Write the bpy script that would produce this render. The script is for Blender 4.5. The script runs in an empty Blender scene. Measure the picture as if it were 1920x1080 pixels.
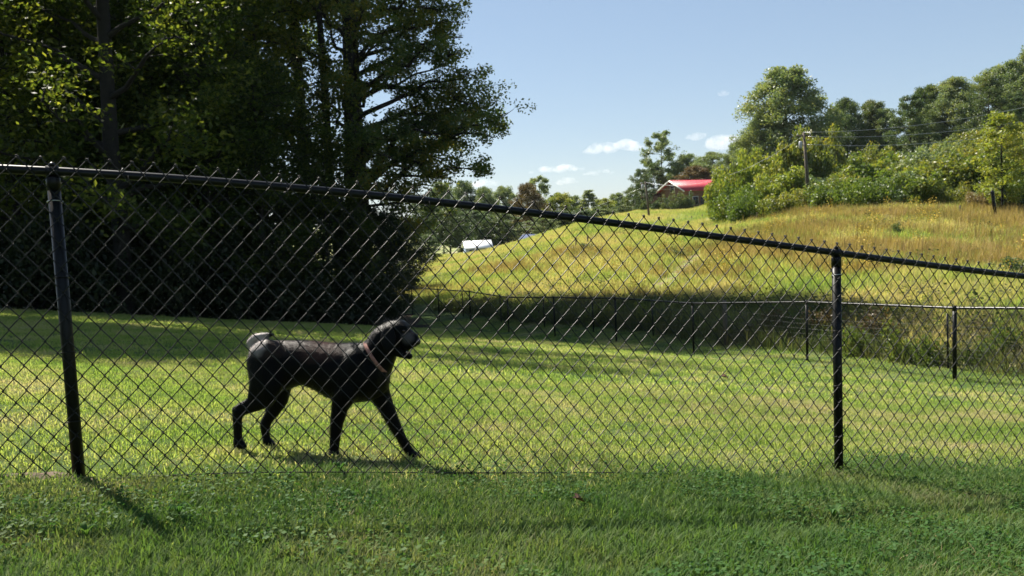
import bpy, bmesh, math, random
import numpy as np
from mathutils import Vector, Matrix

SC = bpy.context.scene
C = SC.collection

# ------------------------------------------------------------------ camera
FPX = 1600.0                                   # focal length in pixels of a 1920 px wide frame
PITCH = math.atan(132 / 1600); ROLL = math.radians(2.5)
F = np.array([0, math.cos(PITCH), -math.sin(PITCH)])
U0 = np.array([0, math.sin(PITCH), math.cos(PITCH)]); R0 = np.array([1.0, 0, 0])
UP = U0 * math.cos(ROLL) + R0 * math.sin(ROLL)
RT = R0 * math.cos(ROLL) - U0 * math.sin(ROLL)

def P(x, y, Y):
    """world point seen at photo pixel (x, y), Y metres in front of the camera"""
    d = F + (x - 960) / FPX * RT - (y - 540) / FPX * UP
    return d * (Y / d[1])

cam_data = bpy.data.cameras.new('camera')
cam = bpy.data.objects.new('camera', cam_data); C.objects.link(cam)
cam.matrix_world = Matrix(((RT[0], UP[0], -F[0], 0), (RT[1], UP[1], -F[1], 0), (RT[2], UP[2], -F[2], 0), (0, 0, 0, 1)))
cam_data.sensor_width = 36; cam_data.lens = 36 * FPX / 1920
cam_data.clip_start = 0.05; cam_data.clip_end = 9000
cam_data.dof.use_dof = True; cam_data.dof.focus_distance = 4.1; cam_data.dof.aperture_fstop = 7.1
SC.camera = cam

# ------------------------------------------------------------------ light
EL = math.radians(50)
SH = np.array([0.65, -0.76]); SH /= np.linalg.norm(SH)        # direction in which shadows fall
world = bpy.data.worlds.new('World'); SC.world = world; world.use_nodes = True
nt = world.node_tree; bg = nt.nodes['Background']
sky = nt.nodes.new('ShaderNodeTexSky'); sky.sky_type = 'NISHITA'; sky.sun_disc = False
sky.sun_elevation = EL; sky.sun_rotation = math.atan2(-SH[0], -SH[1])
sky.altitude = 600; sky.air_density = 1.0; sky.dust_density = 0.25; sky.ozone_density = 3.0
gm = nt.nodes.new('ShaderNodeGamma'); gm.inputs[1].default_value = 0.55
tn = nt.nodes.new('ShaderNodeVectorMath'); tn.operation = 'MULTIPLY'; tn.inputs[1].default_value = (1.40, 1.52, 1.66)
nt.links.new(sky.outputs[0], gm.inputs[0]); nt.links.new(gm.outputs[0], tn.inputs[0]); nt.links.new(tn.outputs[0], bg.inputs[0]); bg.inputs[1].default_value = 0.068
sl = bpy.data.lights.new('sun', 'SUN'); sl.energy = 5.0; sl.angle = math.radians(0.53); sl.color = (1, 0.93, 0.82)
sun = bpy.data.objects.new('sun', sl); C.objects.link(sun)
sdir = Vector((SH[0] * math.cos(EL), SH[1] * math.cos(EL), -math.sin(EL)))
sun.rotation_euler = sdir.to_track_quat('-Z', 'Y').to_euler()
SC.view_settings.view_transform = 'Standard'; SC.view_settings.look = 'None'
SC.view_settings.exposure = 1.3; SC.view_settings.gamma = 1
SC.cycles.max_bounces = 7; SC.cycles.diffuse_bounces = 2; SC.cycles.glossy_bounces = 2
SC.cycles.transmission_bounces = 3; SC.cycles.volume_bounces = 2; SC.cycles.use_denoising = True

# ------------------------------------------------------------------ helpers
def tag(o, label=None, cat=None, group=None, kind=None):
    if label: o['label'] = label
    if cat: o['category'] = cat
    if group: o['group'] = group
    if kind: o['kind'] = kind
    return o

def empty(name, loc=(0, 0, 0)):
    o = bpy.data.objects.new(name, None); o.empty_display_size = .3; C.objects.link(o); o.location = loc; return o

def link(name, me, parent=None):
    o = bpy.data.objects.new(name, me); C.objects.link(o)
    if parent is not None: o.parent = parent
    return o

def mesh_np(name, V, Fc, mat=None, smooth=False):
    """V (n,3); Fc (m,k) all the same k, or list of such arrays"""
    V = np.asarray(V, dtype=np.float32)
    Fl = Fc if isinstance(Fc, list) else [Fc]
    Fl = [np.asarray(f, dtype=np.int32) for f in Fl if len(f)]
    me = bpy.data.meshes.new(name)
    me.vertices.add(len(V)); me.vertices.foreach_set('co', V.ravel())
    tot = sum(f.size for f in Fl); n = sum(len(f) for f in Fl)
    me.loops.add(tot); me.polygons.add(n)
    me.loops.foreach_set('vertex_index', np.concatenate([f.ravel() for f in Fl]))
    starts = []; s = 0
    for f in Fl:
        k = f.shape[1]; starts.append(s + np.arange(len(f)) * k); s += f.size
    me.polygons.foreach_set('loop_start', np.concatenate(starts).astype(np.int32))
    if smooth: me.polygons.foreach_set('use_smooth', np.ones(n, dtype=bool))
    me.update(calc_edges=True)
    if mat: me.materials.append(mat)
    return me

class MB:
    """collects tubes, boxes and loose quads into one mesh"""
    def __init__(s): s.V = []; s.F4 = []; s.F3 = []; s.n = 0
    def add(s, V, F4=(), F3=()):
        if len(F4): s.F4.append(np.asarray(F4) + s.n)
        if len(F3): s.F3.append(np.asarray(F3) + s.n)
        s.V.append(np.asarray(V, float)); s.n += len(V)
    def tube(s, pts, rad, sides=6, cap=True, closed=False):
        pts = np.asarray(pts, float); n = len(pts)
        rad = np.broadcast_to(np.asarray(rad, float), (n,))
        if closed: T = np.roll(pts, -1, 0) - np.roll(pts, 1, 0)
        else: T = np.gradient(pts, axis=0)
        T /= np.linalg.norm(T, axis=1)[:, None] + 1e-12
        a = np.array([0, 0, 1.0]) if abs(T[0][2]) < .9 else np.array([1.0, 0, 0])
        N = []; b = np.cross(T[0], a); b /= np.linalg.norm(b)
        for t in T:
            b = b - t * (b @ t); b /= np.linalg.norm(b) + 1e-12; N.append(b)
        N = np.array(N); B = np.cross(T, N)
        ang = np.arange(sides) * 2 * math.pi / sides
        V = pts[:, None] + rad[:, None, None] * (np.cos(ang)[None, :, None] * N[:, None] + np.sin(ang)[None, :, None] * B[:, None])
        V = V.reshape(-1, 3); i = np.arange(sides); j = (i + 1) % sides; f = []
        for k in range(n if closed else n - 1):
            k2 = (k + 1) % n
            f.append(np.stack([k * sides + i, k * sides + j, k2 * sides + j, k2 * sides + i], 1))
        F3 = []
        if cap and not closed:
            m = len(V); V = np.vstack([V, pts[0], pts[-1]])
            F3 = np.vstack([np.stack([j, i, np.full(sides, m)], 1), np.stack([(n - 1) * sides + i, (n - 1) * sides + j, np.full(sides, m + 1)], 1)])
        s.add(V, np.vstack(f), F3)
    def box(s, c, size, M=None):
        h = np.array(size) / 2
        V = np.array([[x, y, z] for x in (-1, 1) for y in (-1, 1) for z in (-1, 1)]) * h
        if M is not None: V = V @ np.asarray(M).T
        s.add(V + np.asarray(c), [[0, 1, 3, 2], [4, 6, 7, 5], [0, 4, 5, 1], [2, 3, 7, 6], [0, 2, 6, 4], [1, 5, 7, 3]])
    def quadstrip(s, A, B):
        n = len(A); i = np.arange(n - 1)
        s.add(np.vstack([A, B]), np.stack([i, i + 1, n + i + 1, n + i], 1))
    def build(s, name, mat, parent=None, smooth=True):
        return link(name, s.mesh(name, mat, smooth), parent)
    def mesh(s, name, mat, smooth=True):
        fl = []
        if s.F4: fl.append(np.vstack(s.F4))
        if s.F3: fl.append(np.vstack(s.F3))
        return mesh_np(name, np.vstack(s.V), fl, mat, smooth)

# ------------------------------------------------------------------ materials
def new_mat(name):
    m = bpy.data.materials.new(name); m.use_nodes = True
    return m, m.node_tree, m.node_tree.nodes['Principled BSDF']

def ramp(nt, stops, interp='LINEAR'):
    r = nt.nodes.new('ShaderNodeValToRGB'); r.color_ramp.interpolation = interp
    e = r.color_ramp.elements
    while len(e) < len(stops): e.new(0.5)
    for k, (p, c) in enumerate(stops):
        e[k].position = p; e[k].color = (*c, 1)
    return r

def noise(nt, scale, detail=3, coord='OBJECT', rough=0.55):
    n = nt.nodes.new('ShaderNodeTexNoise'); n.inputs['Scale'].default_value = scale
    n.inputs['Detail'].default_value = detail; n.inputs['Roughness'].default_value = rough
    if coord == 'WORLD':
        g = nt.nodes.new('ShaderNodeNewGeometry'); nt.links.new(g.outputs['Position'], n.inputs['Vector'])
    else:
        t = nt.nodes.new('ShaderNodeTexCoord'); nt.links.new(t.outputs['Object'], n.inputs['Vector'])
    return n

def mixc(nt, fac, a, b, mode='MIX'):
    m = nt.nodes.new('ShaderNodeMix'); m.data_type = 'RGBA'; m.blend_type = mode
    for k, v in ((0, fac), (6, a), (7, b)):
        if isinstance(v, bpy.types.NodeSocket): nt.links.new(v, m.inputs[k])
        elif k == 0: m.inputs[0].default_value = v
        else: m.inputs[k].default_value = (*v, 1)
    return m.outputs[2]

def solid(name, col, rough=0.5, metal=0.0, nscale=None, var=0.3, bump=0.0, spec=0.5):
    m, nt, b = new_mat(name)
    b.inputs['Roughness'].default_value = rough; b.inputs['Metallic'].default_value = metal
    b.inputs['Specular IOR Level'].default_value = spec
    if nscale:
        n = noise(nt, nscale, 4)
        r = ramp(nt, [(0.3, tuple(c * (1 - var) for c in col)), (0.7, tuple(min(1, c * (1 + var)) for c in col))])
        nt.links.new(n.outputs[0], r.inputs[0]); nt.links.new(r.outputs[0], b.inputs['Base Color'])
        if bump:
            bp = nt.nodes.new('ShaderNodeBump'); bp.inputs['Strength'].default_value = bump; bp.inputs['Distance'].default_value = 0.02
            nt.links.new(n.outputs[0], bp.inputs['Height']); nt.links.new(bp.outputs[0], b.inputs['Normal'])
    else: b.inputs['Base Color'].default_value = (*col, 1)
    return m

def leaf_mat(name, cols, trans=0.4, nscale=0.5, rough=0.45, spec=0.35, tint=1.5):
    """cols: four colours, ordered along a clump noise; random per leaf on top"""
    m, nt, b = new_mat(name)
    n = noise(nt, nscale, 3, 'WORLD')
    g = nt.nodes.new('ShaderNodeNewGeometry'); oi = nt.nodes.new('ShaderNodeObjectInfo')
    a = nt.nodes.new('ShaderNodeMath'); a.operation = 'MULTIPLY_ADD'; a.inputs[1].default_value = 0.45
    nt.links.new(g.outputs['Random Per Island'], a.inputs[0])
    s = nt.nodes.new('ShaderNodeMath'); s.operation = 'MULTIPLY_ADD'; s.inputs[1].default_value = 1.0; s.inputs[2].default_value = -0.3
    nt.links.new(n.outputs[0], s.inputs[0]); nt.links.new(s.outputs[0], a.inputs[2])
    s2 = nt.nodes.new('ShaderNodeMath'); s2.operation = 'MULTIPLY_ADD'; s2.inputs[1].default_value = 0.22
    nt.links.new(oi.outputs['Random'], s2.inputs[0]); nt.links.new(a.outputs[0], s2.inputs[2])
    k = len(cols)
    r = ramp(nt, [(0.1 + 0.8 * i / (k - 1), c) for i, c in enumerate(cols)])
    nt.links.new(s2.outputs[0], r.inputs[0]); nt.links.new(r.outputs[0], b.inputs['Base Color'])
    b.inputs['Roughness'].default_value = rough; b.inputs['Specular IOR Level'].default_value = spec
    t = nt.nodes.new('ShaderNodeBsdfTranslucent')
    tc = mixc(nt, 1.0, r.outputs[0], (1.25 * tint, 1.15 * tint, 0.45 * tint), 'MULTIPLY')
    nt.links.new(tc, t.inputs[0])
    mx = nt.nodes.new('ShaderNodeMixShader'); mx.inputs[0].default_value = trans
    nt.links.new(b.outputs[0], mx.inputs[1]); nt.links.new(t.outputs[0], mx.inputs[2])
    nt.links.new(mx.outputs[0], nt.nodes['Material Output'].inputs[0])
    return m

M = {}
M['forest'] = leaf_mat('forest_leaf', [(.008, .018, .007), (.020, .038, .010), (.048, .072, .015), (.115, .135, .028)], .5, .35, tint=2.3, spec=.2)  # brightest leaf colour stands in for sunlit specks in the crowns
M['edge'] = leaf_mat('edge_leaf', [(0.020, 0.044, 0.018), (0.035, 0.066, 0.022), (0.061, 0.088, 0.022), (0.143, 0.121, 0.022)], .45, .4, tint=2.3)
M['hill'] = leaf_mat('hill_leaf', [(0.067, 0.115, 0.067), (0.106, 0.162, 0.079), (0.162, 0.210, 0.102), (0.229, 0.249, 0.113)], .35, .25)
M['dark'] = leaf_mat('dark_leaf', [(0.033, 0.068, 0.030), (0.053, 0.095, 0.038), (0.084, 0.125, 0.043), (0.144, 0.158, 0.055)], .3, .4)
M['shrub'] = leaf_mat('shrub_leaf', [(0.058, 0.094, 0.030), (0.102, 0.144, 0.033), (0.160, 0.181, 0.042), (0.275, 0.237, 0.060)], .4, .3)
M['yellow'] = leaf_mat('yellow_leaf', [(0.071, 0.125, 0.029), (0.132, 0.188, 0.036), (0.213, 0.250, 0.051), (0.264, 0.250, 0.072)], .4, .4)
M['green'] = leaf_mat('green_leaf', [(0.045, 0.086, 0.025), (0.075, 0.127, 0.028), (0.112, 0.161, 0.035), (0.180, 0.184, 0.042)], .4, .4)
M['tan'] = leaf_mat('tan_leaf', [(.16, .13, .07), (.24, .19, .11), (.30, .24, .15), (.26, .22, .10)], .3, .6, tint=1.0)
M['brown'] = leaf_mat('brown_leaf', [(.08, .055, .025), (.12, .08, .035), (.15, .11, .04), (.12, .12, .04)], .3, .4, tint=1.0)
M['shaded_forest'] = leaf_mat('shaded_forest_leaf', [(.004, .010, .004), (.007, .016, .006), (.014, .026, .009), (.05, .06, .02)], .3, .5, tint=1.6, spec=.3)  # darker forest leaf: the shade under the trees is put into its colour
M['bark'] = solid('bark', (.011, .009, .0075), .9, nscale=6, var=.5, bump=.6)
M['palebark'] = solid('pale_bark', (.12, .10, .08), .9, nscale=6, var=.4, bump=.4)
M['vinyl'] = solid('black_vinyl', (.002, .0024, .003), .32, nscale=30, var=.3, spec=.25)
M['post'] = solid('black_post_coating', (.0025, .0028, .003), .4, nscale=14, var=.4, bump=.05, spec=.22)
M['wire'] = solid('black_wire_coating', (.005, .005, .005), .45, spec=.30)
M['knuckle'] = solid('weathered_wire_end', (.022, .016, .014), .6)
M['steel'] = solid('galvanised_steel', (.45, .46, .47), .35, metal=1)
M['wood'] = solid('weathered_wood', (.10, .08, .06), .9, nscale=8, var=.4, bump=.4)

# ------------------------------------------------------------------ terrain
PL = np.linalg.lstsq(np.array([[1, *P(*b, Y)[:2]] for b, Y in
     [((148, 890), 3.38), ((1573, 890), 4.56), ((1790, 720), 14.05), ((1514, 690), 17.1), ((1301, 668), 20.2), ((1156, 650), 23.47), ((1041, 637), 26.4)] for _ in range(1)]),
     np.array([P(*b, Y)[2] for b, Y in
     [((148, 890), 3.38), ((1573, 890), 4.56), ((1790, 720), 14.05), ((1514, 690), 17.1), ((1301, 668), 20.2), ((1156, 650), 23.47), ((1041, 637), 26.4)]]), rcond=None)[0]
def plane(x, y): return PL[0] + PL[1] * x + PL[2] * y

# far fence foot line: posts at these (pixel x, Y)
FAR = [(1790, 720, 14.05), (1514, 690, 17.1), (1301, 668, 20.2), (1156, 650, 23.47), (1041, 637, 26.4)]
fa = P(*FAR[0])[:2]; fb = P(*FAR[-1])[:2]
fdir = (fb - fa) / np.linalg.norm(fb - fa); fnorm = np.array([-fdir[1], fdir[0]])
if fnorm @ np.array([1, 1]) < 0: fnorm = -fnorm            # points away from the lawn
def beyond(x, y): return (x - fa[0]) * fnorm[0] + (y - fa[1]) * fnorm[1]

ctrl = []
for X in (-30, -22, -15, -10, -6, -3, 0, 2, 4, 7):
    for Y in (-8, -2, 2, 5, 9, 13, 17, 21, 25, 29):
        if beyond(X, Y) < .3: ctrl.append((X, Y, plane(X, Y)))
for (x, y, Y) in [
    (1790, 668, 16.5), (1514, 640, 19.8), (1301, 622, 23), (1156, 612, 26), (1041, 606, 29), (900, 596, 34), (800, 590, 38),
    (1900, 600, 19), (1900, 545, 26), (1900, 470, 36), (1900, 400, 50),
    (1700, 560, 24), (1700, 480, 35), (1700, 405, 50), (1500, 560, 27), (1500, 490, 38), (1500, 412, 54),
    (1300, 555, 32), (1300, 490, 44), (1300, 440, 60), (1350, 405, 80), (1100, 550, 38), (1100, 490, 52), (1100, 432, 80),
    (950, 548, 44), (950, 500, 58), (950, 480, 76), (895, 496, 70), (990, 470, 76), (850, 545, 48), (850, 518, 62), (850, 504, 76), (1180, 402, 104),
    (1250, 398, 128), (1210, 392, 150), (1290, 393, 150), (1290, 380, 190), (1400, 372, 120),
    (1900, 335, 68), (1900, 290, 90), (1900, 265, 112), (1700, 352, 72), (1700, 322, 95), (1700, 305, 120),
    (1500, 370, 80), (1500, 348, 105), (1500, 338, 125), (1400, 352, 150), (1600, 320, 150), (1900, 255, 160),
    (900, 480, 150), (900, 468, 230), (1000, 470, 160), (1000, 452, 230), (1100, 450, 170), (1100, 440, 240), (780, 480, 150),
    (600, 500, 90), (300, 500, 90), (0, 520, 90), (-300, 520, 90), (600, 460, 300), (1300, 380, 400), (1800, 240, 400), (200, 450, 500),
    (2200, 640, 16), (2200, 560, 26), (2200, 430, 45), (2200, 280, 80), (2300, 210, 140), (2200, 180, 300)]:
    q = P(x, y, Y); ctrl.append(tuple(q))
ctrl += [(-90, -60, plane(-12, -10)), (90, -60, -2), (0, -60, plane(0, -20)), (-90, 40, -3), (60, 0, -5.5), (30, 3, -4.2), (25, -15, -3.0), (14, -6, -1.6),
         (0, 1200, 0), (-900, 900, 0), (900, 900, 60), (-900, 0, 0), (900, 0, 20), (-900, -900, 10), (900, -900, 10), (0, -900, 10)]
ctrl = np.array(ctrl)
def warp(xy):
    xy = np.atleast_2d(xy).astype(float); r = np.linalg.norm(xy, axis=1)[:, None]
    return xy * (np.log1p(r / 12) / (r / 12 + 1e-9))          # squeeze far ground so near and far are equally smooth
def _phi(r): return r ** 3
cw = warp(ctrl[:, :2])
K = _phi(np.linalg.norm(cw[:, None] - cw[None], axis=2)); n_ = len(ctrl)
Q = np.hstack([np.ones((n_, 1)), cw])
A = np.block([[K + np.eye(n_) * 0.5, Q], [Q.T, np.zeros((3, 3))]])
sol = np.linalg.solve(A, np.concatenate([ctrl[:, 2], [0, 0, 0]]))
def bumps(x, y):
    return (np.sin(x * 2.1 + 1.3 * np.sin(y * 1.7)) * np.cos(y * 2.6 + x) * .010 + np.sin(x * .7 + 2) * np.cos(y * .55 + 1) * .018)
def H(x, y):
    x = np.atleast_1d(np.asarray(x, float)); y = np.atleast_1d(np.asarray(y, float)); out = np.empty(len(x))
    for i in range(0, len(x), 20000):
        w = warp(np.stack([x[i:i + 20000], y[i:i + 20000]], 1))
        d = np.linalg.norm(w[:, None] - cw[None], axis=2)
        out[i:i + 20000] = _phi(d) @ sol[:n_] + sol[n_] + w @ sol[n_ + 1:]
    b = beyond(x, y)
    s = np.clip(-b / 1.5, 0, 1) * (np.hypot(x, y) < 60) * (y > -8)
    s = s * s * (3 - 2 * s)
    nearp = np.clip((30 - np.hypot(x, y - 8)) / 6, 0, 1) * (x > -22)
    w_ = s * nearp
    return out * (1 - w_) + plane(x, y) * w_ + bumps(x, y)
def h1(x, y): return float(H([x], [y])[0])

def ground_mat(name, stops, bump=.5, scale=1.2, fine=(0.75, 1.25), fscale=40, extra=None):
    m, nt, b = new_mat(name)
    n = noise(nt, scale, 5, 'WORLD'); r = ramp(nt, stops); nt.links.new(n.outputs[0], r.inputs[0])
    n2 = noise(nt, fscale, 4, 'WORLD', .7)
    r2 = ramp(nt, [(.3, (fine[0],) * 3), (.7, (fine[1],) * 3)]); nt.links.new(n2.outputs[0], r2.inputs[0])
    c = mixc(nt, 1, r.outputs[0], r2.outputs[0], 'MULTIPLY')
    if extra: c = extra(nt, c)
    nt.links.new(c, b.inputs['Base Color']); b.inputs['Roughness'].default_value = .95; b.inputs['Specular IOR Level'].default_value = .1
    bp = nt.nodes.new('ShaderNodeBump'); bp.inputs['Strength'].default_value = bump; bp.inputs['Distance'].default_value = .05
    nt.links.new(n2.outputs[0], bp.inputs['Height']); nt.links.new(bp.outputs[0], b.inputs['Normal'])
    return m
M['lawn'] = ground_mat('lawn_turf', [(.3, (0.046, 0.082, 0.020)), (.5, (0.076, 0.120, 0.032)), (.62, (0.122, 0.151, 0.057)), (.75, (0.153, 0.158, 0.086))], .8, .9)
M['meadow'] = ground_mat('meadow_turf', [(.28, (0.095, 0.147, 0.042)), (.45, (0.158, 0.200, 0.056)), (.58, (0.273, 0.263, 0.126)), (.72, (0.357, 0.284, 0.196))], 1, .16, fscale=6)
M['wild'] = ground_mat('hillside_soil', [(.3, (.03, .05, .015)), (.6, (.08, .10, .03)), (.8, (.14, .13, .06))], 1, .1, fscale=3)
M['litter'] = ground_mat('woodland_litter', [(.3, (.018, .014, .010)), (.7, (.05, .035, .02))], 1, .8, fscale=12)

def sinh_axis(lo, hi, step, k):
    def inv(v): return k * math.asinh(v / k)
    a = np.arange(inv(lo) / step, inv(hi) / step + 1) * step
    return k * np.sinh(a / k)
gx = sinh_axis(-1300, 1300, .55, 14.); gy = sinh_axis(-900, 1700, .5, 16.) 
GX, GY = np.meshgrid(gx, gy); GZ = H(GX.ravel(), GY.ravel())
V = np.stack([GX.ravel(), GY.ravel(), GZ], 1); nx = len(gx)
i, j = np.meshgrid(np.arange(nx - 1), np.arange(len(gy) - 1)); a = (j * nx + i).ravel()
Q4 = np.stack([a, a + 1, a + nx + 1, a + nx], 1)
cx = V[Q4].mean(1)
WOOD_A = P(760, 560, 33)[:2]
def wood_edge_y(x): return 24.6 + .55 * (x + 14)               # front edge of the wood (lawn side)
bz = beyond(cx[:, 0], cx[:, 1])
near = (bz < 1.9) & (np.hypot(cx[:, 0], cx[:, 1]) < 80)
wood = (cx[:, 1] > wood_edge_y(cx[:, 0])) & (cx[:, 0] < -1.2 - .26 * (cx[:, 1] - 25)) & (cx[:, 1] < 75) & (cx[:, 0] > -90)
lawn = near & ~wood
hillz = (~lawn) & (~wood) & (cx[:, 0] > .27 * cx[:, 1]) & (cx[:, 1] > 55 + (30 - np.clip(cx[:, 0], 0, 30)) * .9)
mead = ~(lawn | wood | hillz)
for nm, msk, mt in (('lawn', lawn, 'lawn'), ('meadow', mead, 'meadow'), ('hillside', hillz, 'wild'), ('woodland_floor', wood, 'litter')):
    f = Q4[msk]; u, inv = np.unique(f, return_inverse=True)
    tag(link(nm, mesh_np(nm, V[u], inv.reshape(f.shape), M[mt], True)), kind='structure')

# ------------------------------------------------------------------ plant builders
def rnd_unit(rs, n):
    v = rs.normal(size=(n, 3)); return v / np.linalg.norm(v, axis=1)[:, None]
def leaf_quads(rs, cen, size, flat=.0, droop=.0, aspect=.55):
    n = len(cen); a = rnd_unit(rs, n); a[:, 2] = a[:, 2] * (1 - flat) - droop; a /= np.linalg.norm(a, axis=1)[:, None]
    b = np.cross(a, rnd_unit(rs, n)); b[:, 2] *= (1 - flat); b /= np.linalg.norm(b, axis=1)[:, None] + 1e-9
    s = size * rs.uniform(.6, 1.25, n)[:, None]
    V = np.stack([cen - a * s * .5, cen + b * s * .5 * aspect + a * s * .05, cen + a * s * .5, cen - b * s * .5 * aspect + a * s * .05], 1).reshape(-1, 3)
    return V, np.arange(4 * n).reshape(n, 4)

def limb_path(rs, p0, p1, wob, n=5, sag=0.0):
    t = np.linspace(0, 1, n)[:, None]; q = p0 * (1 - t) + p1 * t
    L = np.linalg.norm(p1 - p0)
    q += rs.normal(size=(n, 3)) * wob * L * np.sin(t * math.pi)
    q[:, 2] += sag * L * np.sin(t[:, 0] * math.pi)
    return q

def crown_tree(seed, H_, R_, trunk_r, base=.25, prof='round', nl=26, nsub=5, nleaf=26000, lsize=.2, lmat='hill', bark='bark', clump=.7, top=1.0, stems=1, gap=.0, targets=None, sag=.05):
    """returns (wood mesh, leaf mesh) of a tree of height H_ and crown radius R_ standing at the origin"""
    rs = np.random.RandomState(seed); wood = MB(); clumps = []
    def pr(u):
        if prof == 'round': return math.sqrt(max(0.02, 1 - (2 * u - .85) ** 2 / 1.35)) * (1 - .25 * u)
        if prof == 'cone': return (1 - u) ** .75 * .95 + .08
        if prof == 'oval': return math.sin(math.pi * min(1, (u * .88 + .10))) ** .65
        if prof == 'tall': return .55 + .45 * math.sin(math.pi * (u * .8 + .05))
        return 1
    for st in range(stems):
        off = rs.normal(size=2) * (0 if stems == 1 else R_ * .35)
        tp = limb_path(rs, np.array([off[0] * .25, off[1] * .25, -.3]), np.array([off[0] + rs.normal() * R_ * .10, off[1] + rs.normal() * R_ * .10, H_ * .93]), .0035, 9)
        wood.tube(tp, np.linspace(1, .12, 9) ** .8 * trunk_r, 8)
        for k in range(nl // stems):
            u = (k + rs.uniform(0, 1)) / (nl // stems); h = H_ * (base + (1 - base) * u * .96)
            az = k * 2.4 + rs.uniform(-.5, .5); L = R_ * pr(u) * rs.uniform(.72, 1.12)
            rise = rs.uniform(.1, .45) * L * (1.2 - u * .3) if prof != 'cone' else rs.uniform(-.1, .1) * L
            hh = min(max(h - rise * .8, .12 * H_), H_ * .93); zt = (hh + .3) / (H_ * .93 + .3); ii = zt * 8
            p0 = tp[int(ii)] * (1 - ii % 1) + tp[min(8, int(ii) + 1)] * (ii % 1)
            p1 = np.array([p0[0] + math.cos(az) * L, p0[1] + math.sin(az) * L, min(h + rise * .3, H_)])
            lp = limb_path(rs, p0, p1, .05, 5, sag)
            wood.tube(lp, np.linspace(trunk_r * (.42 - .22 * u), .012, 5), 5, cap=False)
            for s_ in range(nsub):
                t = rs.uniform(.3, 1); i0 = min(3, int(t * 4)); q = lp[i0] + (lp[i0 + 1] - lp[i0]) * (t * 4 - i0)
                d = rnd_unit(rs, 1)[0]; d[2] = d[2] * .6 + .15; e = q + d * L * rs.uniform(.18, .42) + (p1 - p0) * .08
                wood.tube(np.array([q, (q + e) / 2 + rs.normal(size=3) * .03 * L, e]), [.02 + trunk_r * .05, .012, .006], 4, cap=False)
                clumps.append((e, clump * rs.uniform(.6, 1.2))); clumps.append(((q + e) / 2, clump * rs.uniform(.4, .8)))
            clumps.append((p1, clump * rs.uniform(.7, 1.2)))
    w = np.array([c[1] ** 2 for c in clumps]); w = w * rs.uniform(.3, 1.3, len(w)) ; w /= w.sum()
    idx = rs.choice(len(clumps), nleaf, p=w)
    cc = np.array([c[0] for c in clumps])[idx]; rr = np.array([c[1] for c in clumps])[idx][:, None]
    cen = cc + rnd_unit(rs, nleaf) * rr * rs.uniform(.15, 1, (nleaf, 1)) ** .6 * np.array([1, 1, .72])
    LV, LF = leaf_quads(rs, cen, lsize, flat=.25, droop=.12)
    return wood.mesh('trunk_%d' % seed, M[bark]), mesh_np('foliage_%d' % seed, LV, LF, M[lmat])

def shrub_mesh(seed, R_, H_, nleaf, lsize, lmat, nstem=14, lumps=9):
    rs = np.random.RandomState(seed); wood = MB(); cl = []
    for k in range(nstem):
        az = rs.uniform(0, 6.28); r = R_ * rs.uniform(.15, .95) ** .7; z = H_ * rs.uniform(.45, 1.0) * (1 - .45 * (r / R_) ** 2)
        p1 = np.array([math.cos(az) * r, math.sin(az) * r, z]); p0 = np.array([p1[0] * .15, p1[1] * .15, -.15])
        wood.tube(limb_path(rs, p0, p1, .05, 4), [.04, .03, .02, .008], 4, cap=False)
        for q in range(3):
            t = rs.uniform(.35, 1); cl.append((p0 + (p1 - p0) * t + rnd_unit(rs, 1)[0] * R_ * .22, R_ * rs.uniform(.16, .36)))
    for k in range(lumps):
        az = rs.uniform(0, 6.28); r = R_ * rs.uniform(.3, .9); cl.append((np.array([math.cos(az) * r, math.sin(az) * r, H_ * rs.uniform(.08, .45)]), R_ * rs.uniform(.2, .38)))
    w = np.array([c[1] ** 2 for c in cl]); w /= w.sum(); idx = rs.choice(len(cl), nleaf, p=w)
    cen = np.array([c[0] for c in cl])[idx] + rnd_unit(rs, nleaf) * np.array([c[1] for c in cl])[idx][:, None] * rs.uniform(.2, 1, (nleaf, 1)) ** .5
    cen[:, 2] = np.abs(cen[:, 2]) 
    LV, LF = leaf_quads(rs, cen, lsize, .15, .1)
    return wood.mesh('stems_%d' % seed, M['bark']), mesh_np('foliage_%d' % seed, LV, LF, M[lmat])

def plant(name, meshes, x, y, h, base_h, label, cat, group=None, wscale=None, rz=None, sink=.0, part=('trunk', 'crown'), mat=None, z=None, tilt=0):
    o = empty(name, (x, y, (h1(x, y) if z is None else z) - sink))
    s = h / base_h; ws = s if wscale is None else wscale
    o.scale = (ws, ws, s); o.rotation_euler = (0, tilt, random.uniform(0, 6.28) if rz is None else rz)
    tag(o, label, cat, group)
    for pn, me in zip(part, meshes):
        c = link(pn, me, o)
        if mat and pn == part[1]:
            c.material_slots[0].link = 'OBJECT'; c.material_slots[0].material = M[mat]
    return o

def place_px(name, meshes, px, py_top, Y, base_h, label, cat, group=None, width_px=None, base_w=None, **k):
    q = P(px, py_top, Y); zg = h1(q[0], Y); h = max(q[2] - zg, .8)
    ws = None
    if width_px: ws = width_px / FPX * Y / base_w
    return plant(name, meshes, q[0], Y, h, base_h, label, cat, group, wscale=ws, **k)

random.seed(5)
ORD = ['first', 'second', 'third', 'fourth', 'fifth', 'sixth', 'seventh', 'eighth', 'ninth', 'tenth', 'eleventh', 'twelfth', 'thirteenth', 'fourteenth', 'fifteenth', 'sixteenth', 'seventeenth', 'eighteenth', 'nineteenth', 'twentieth']

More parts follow.
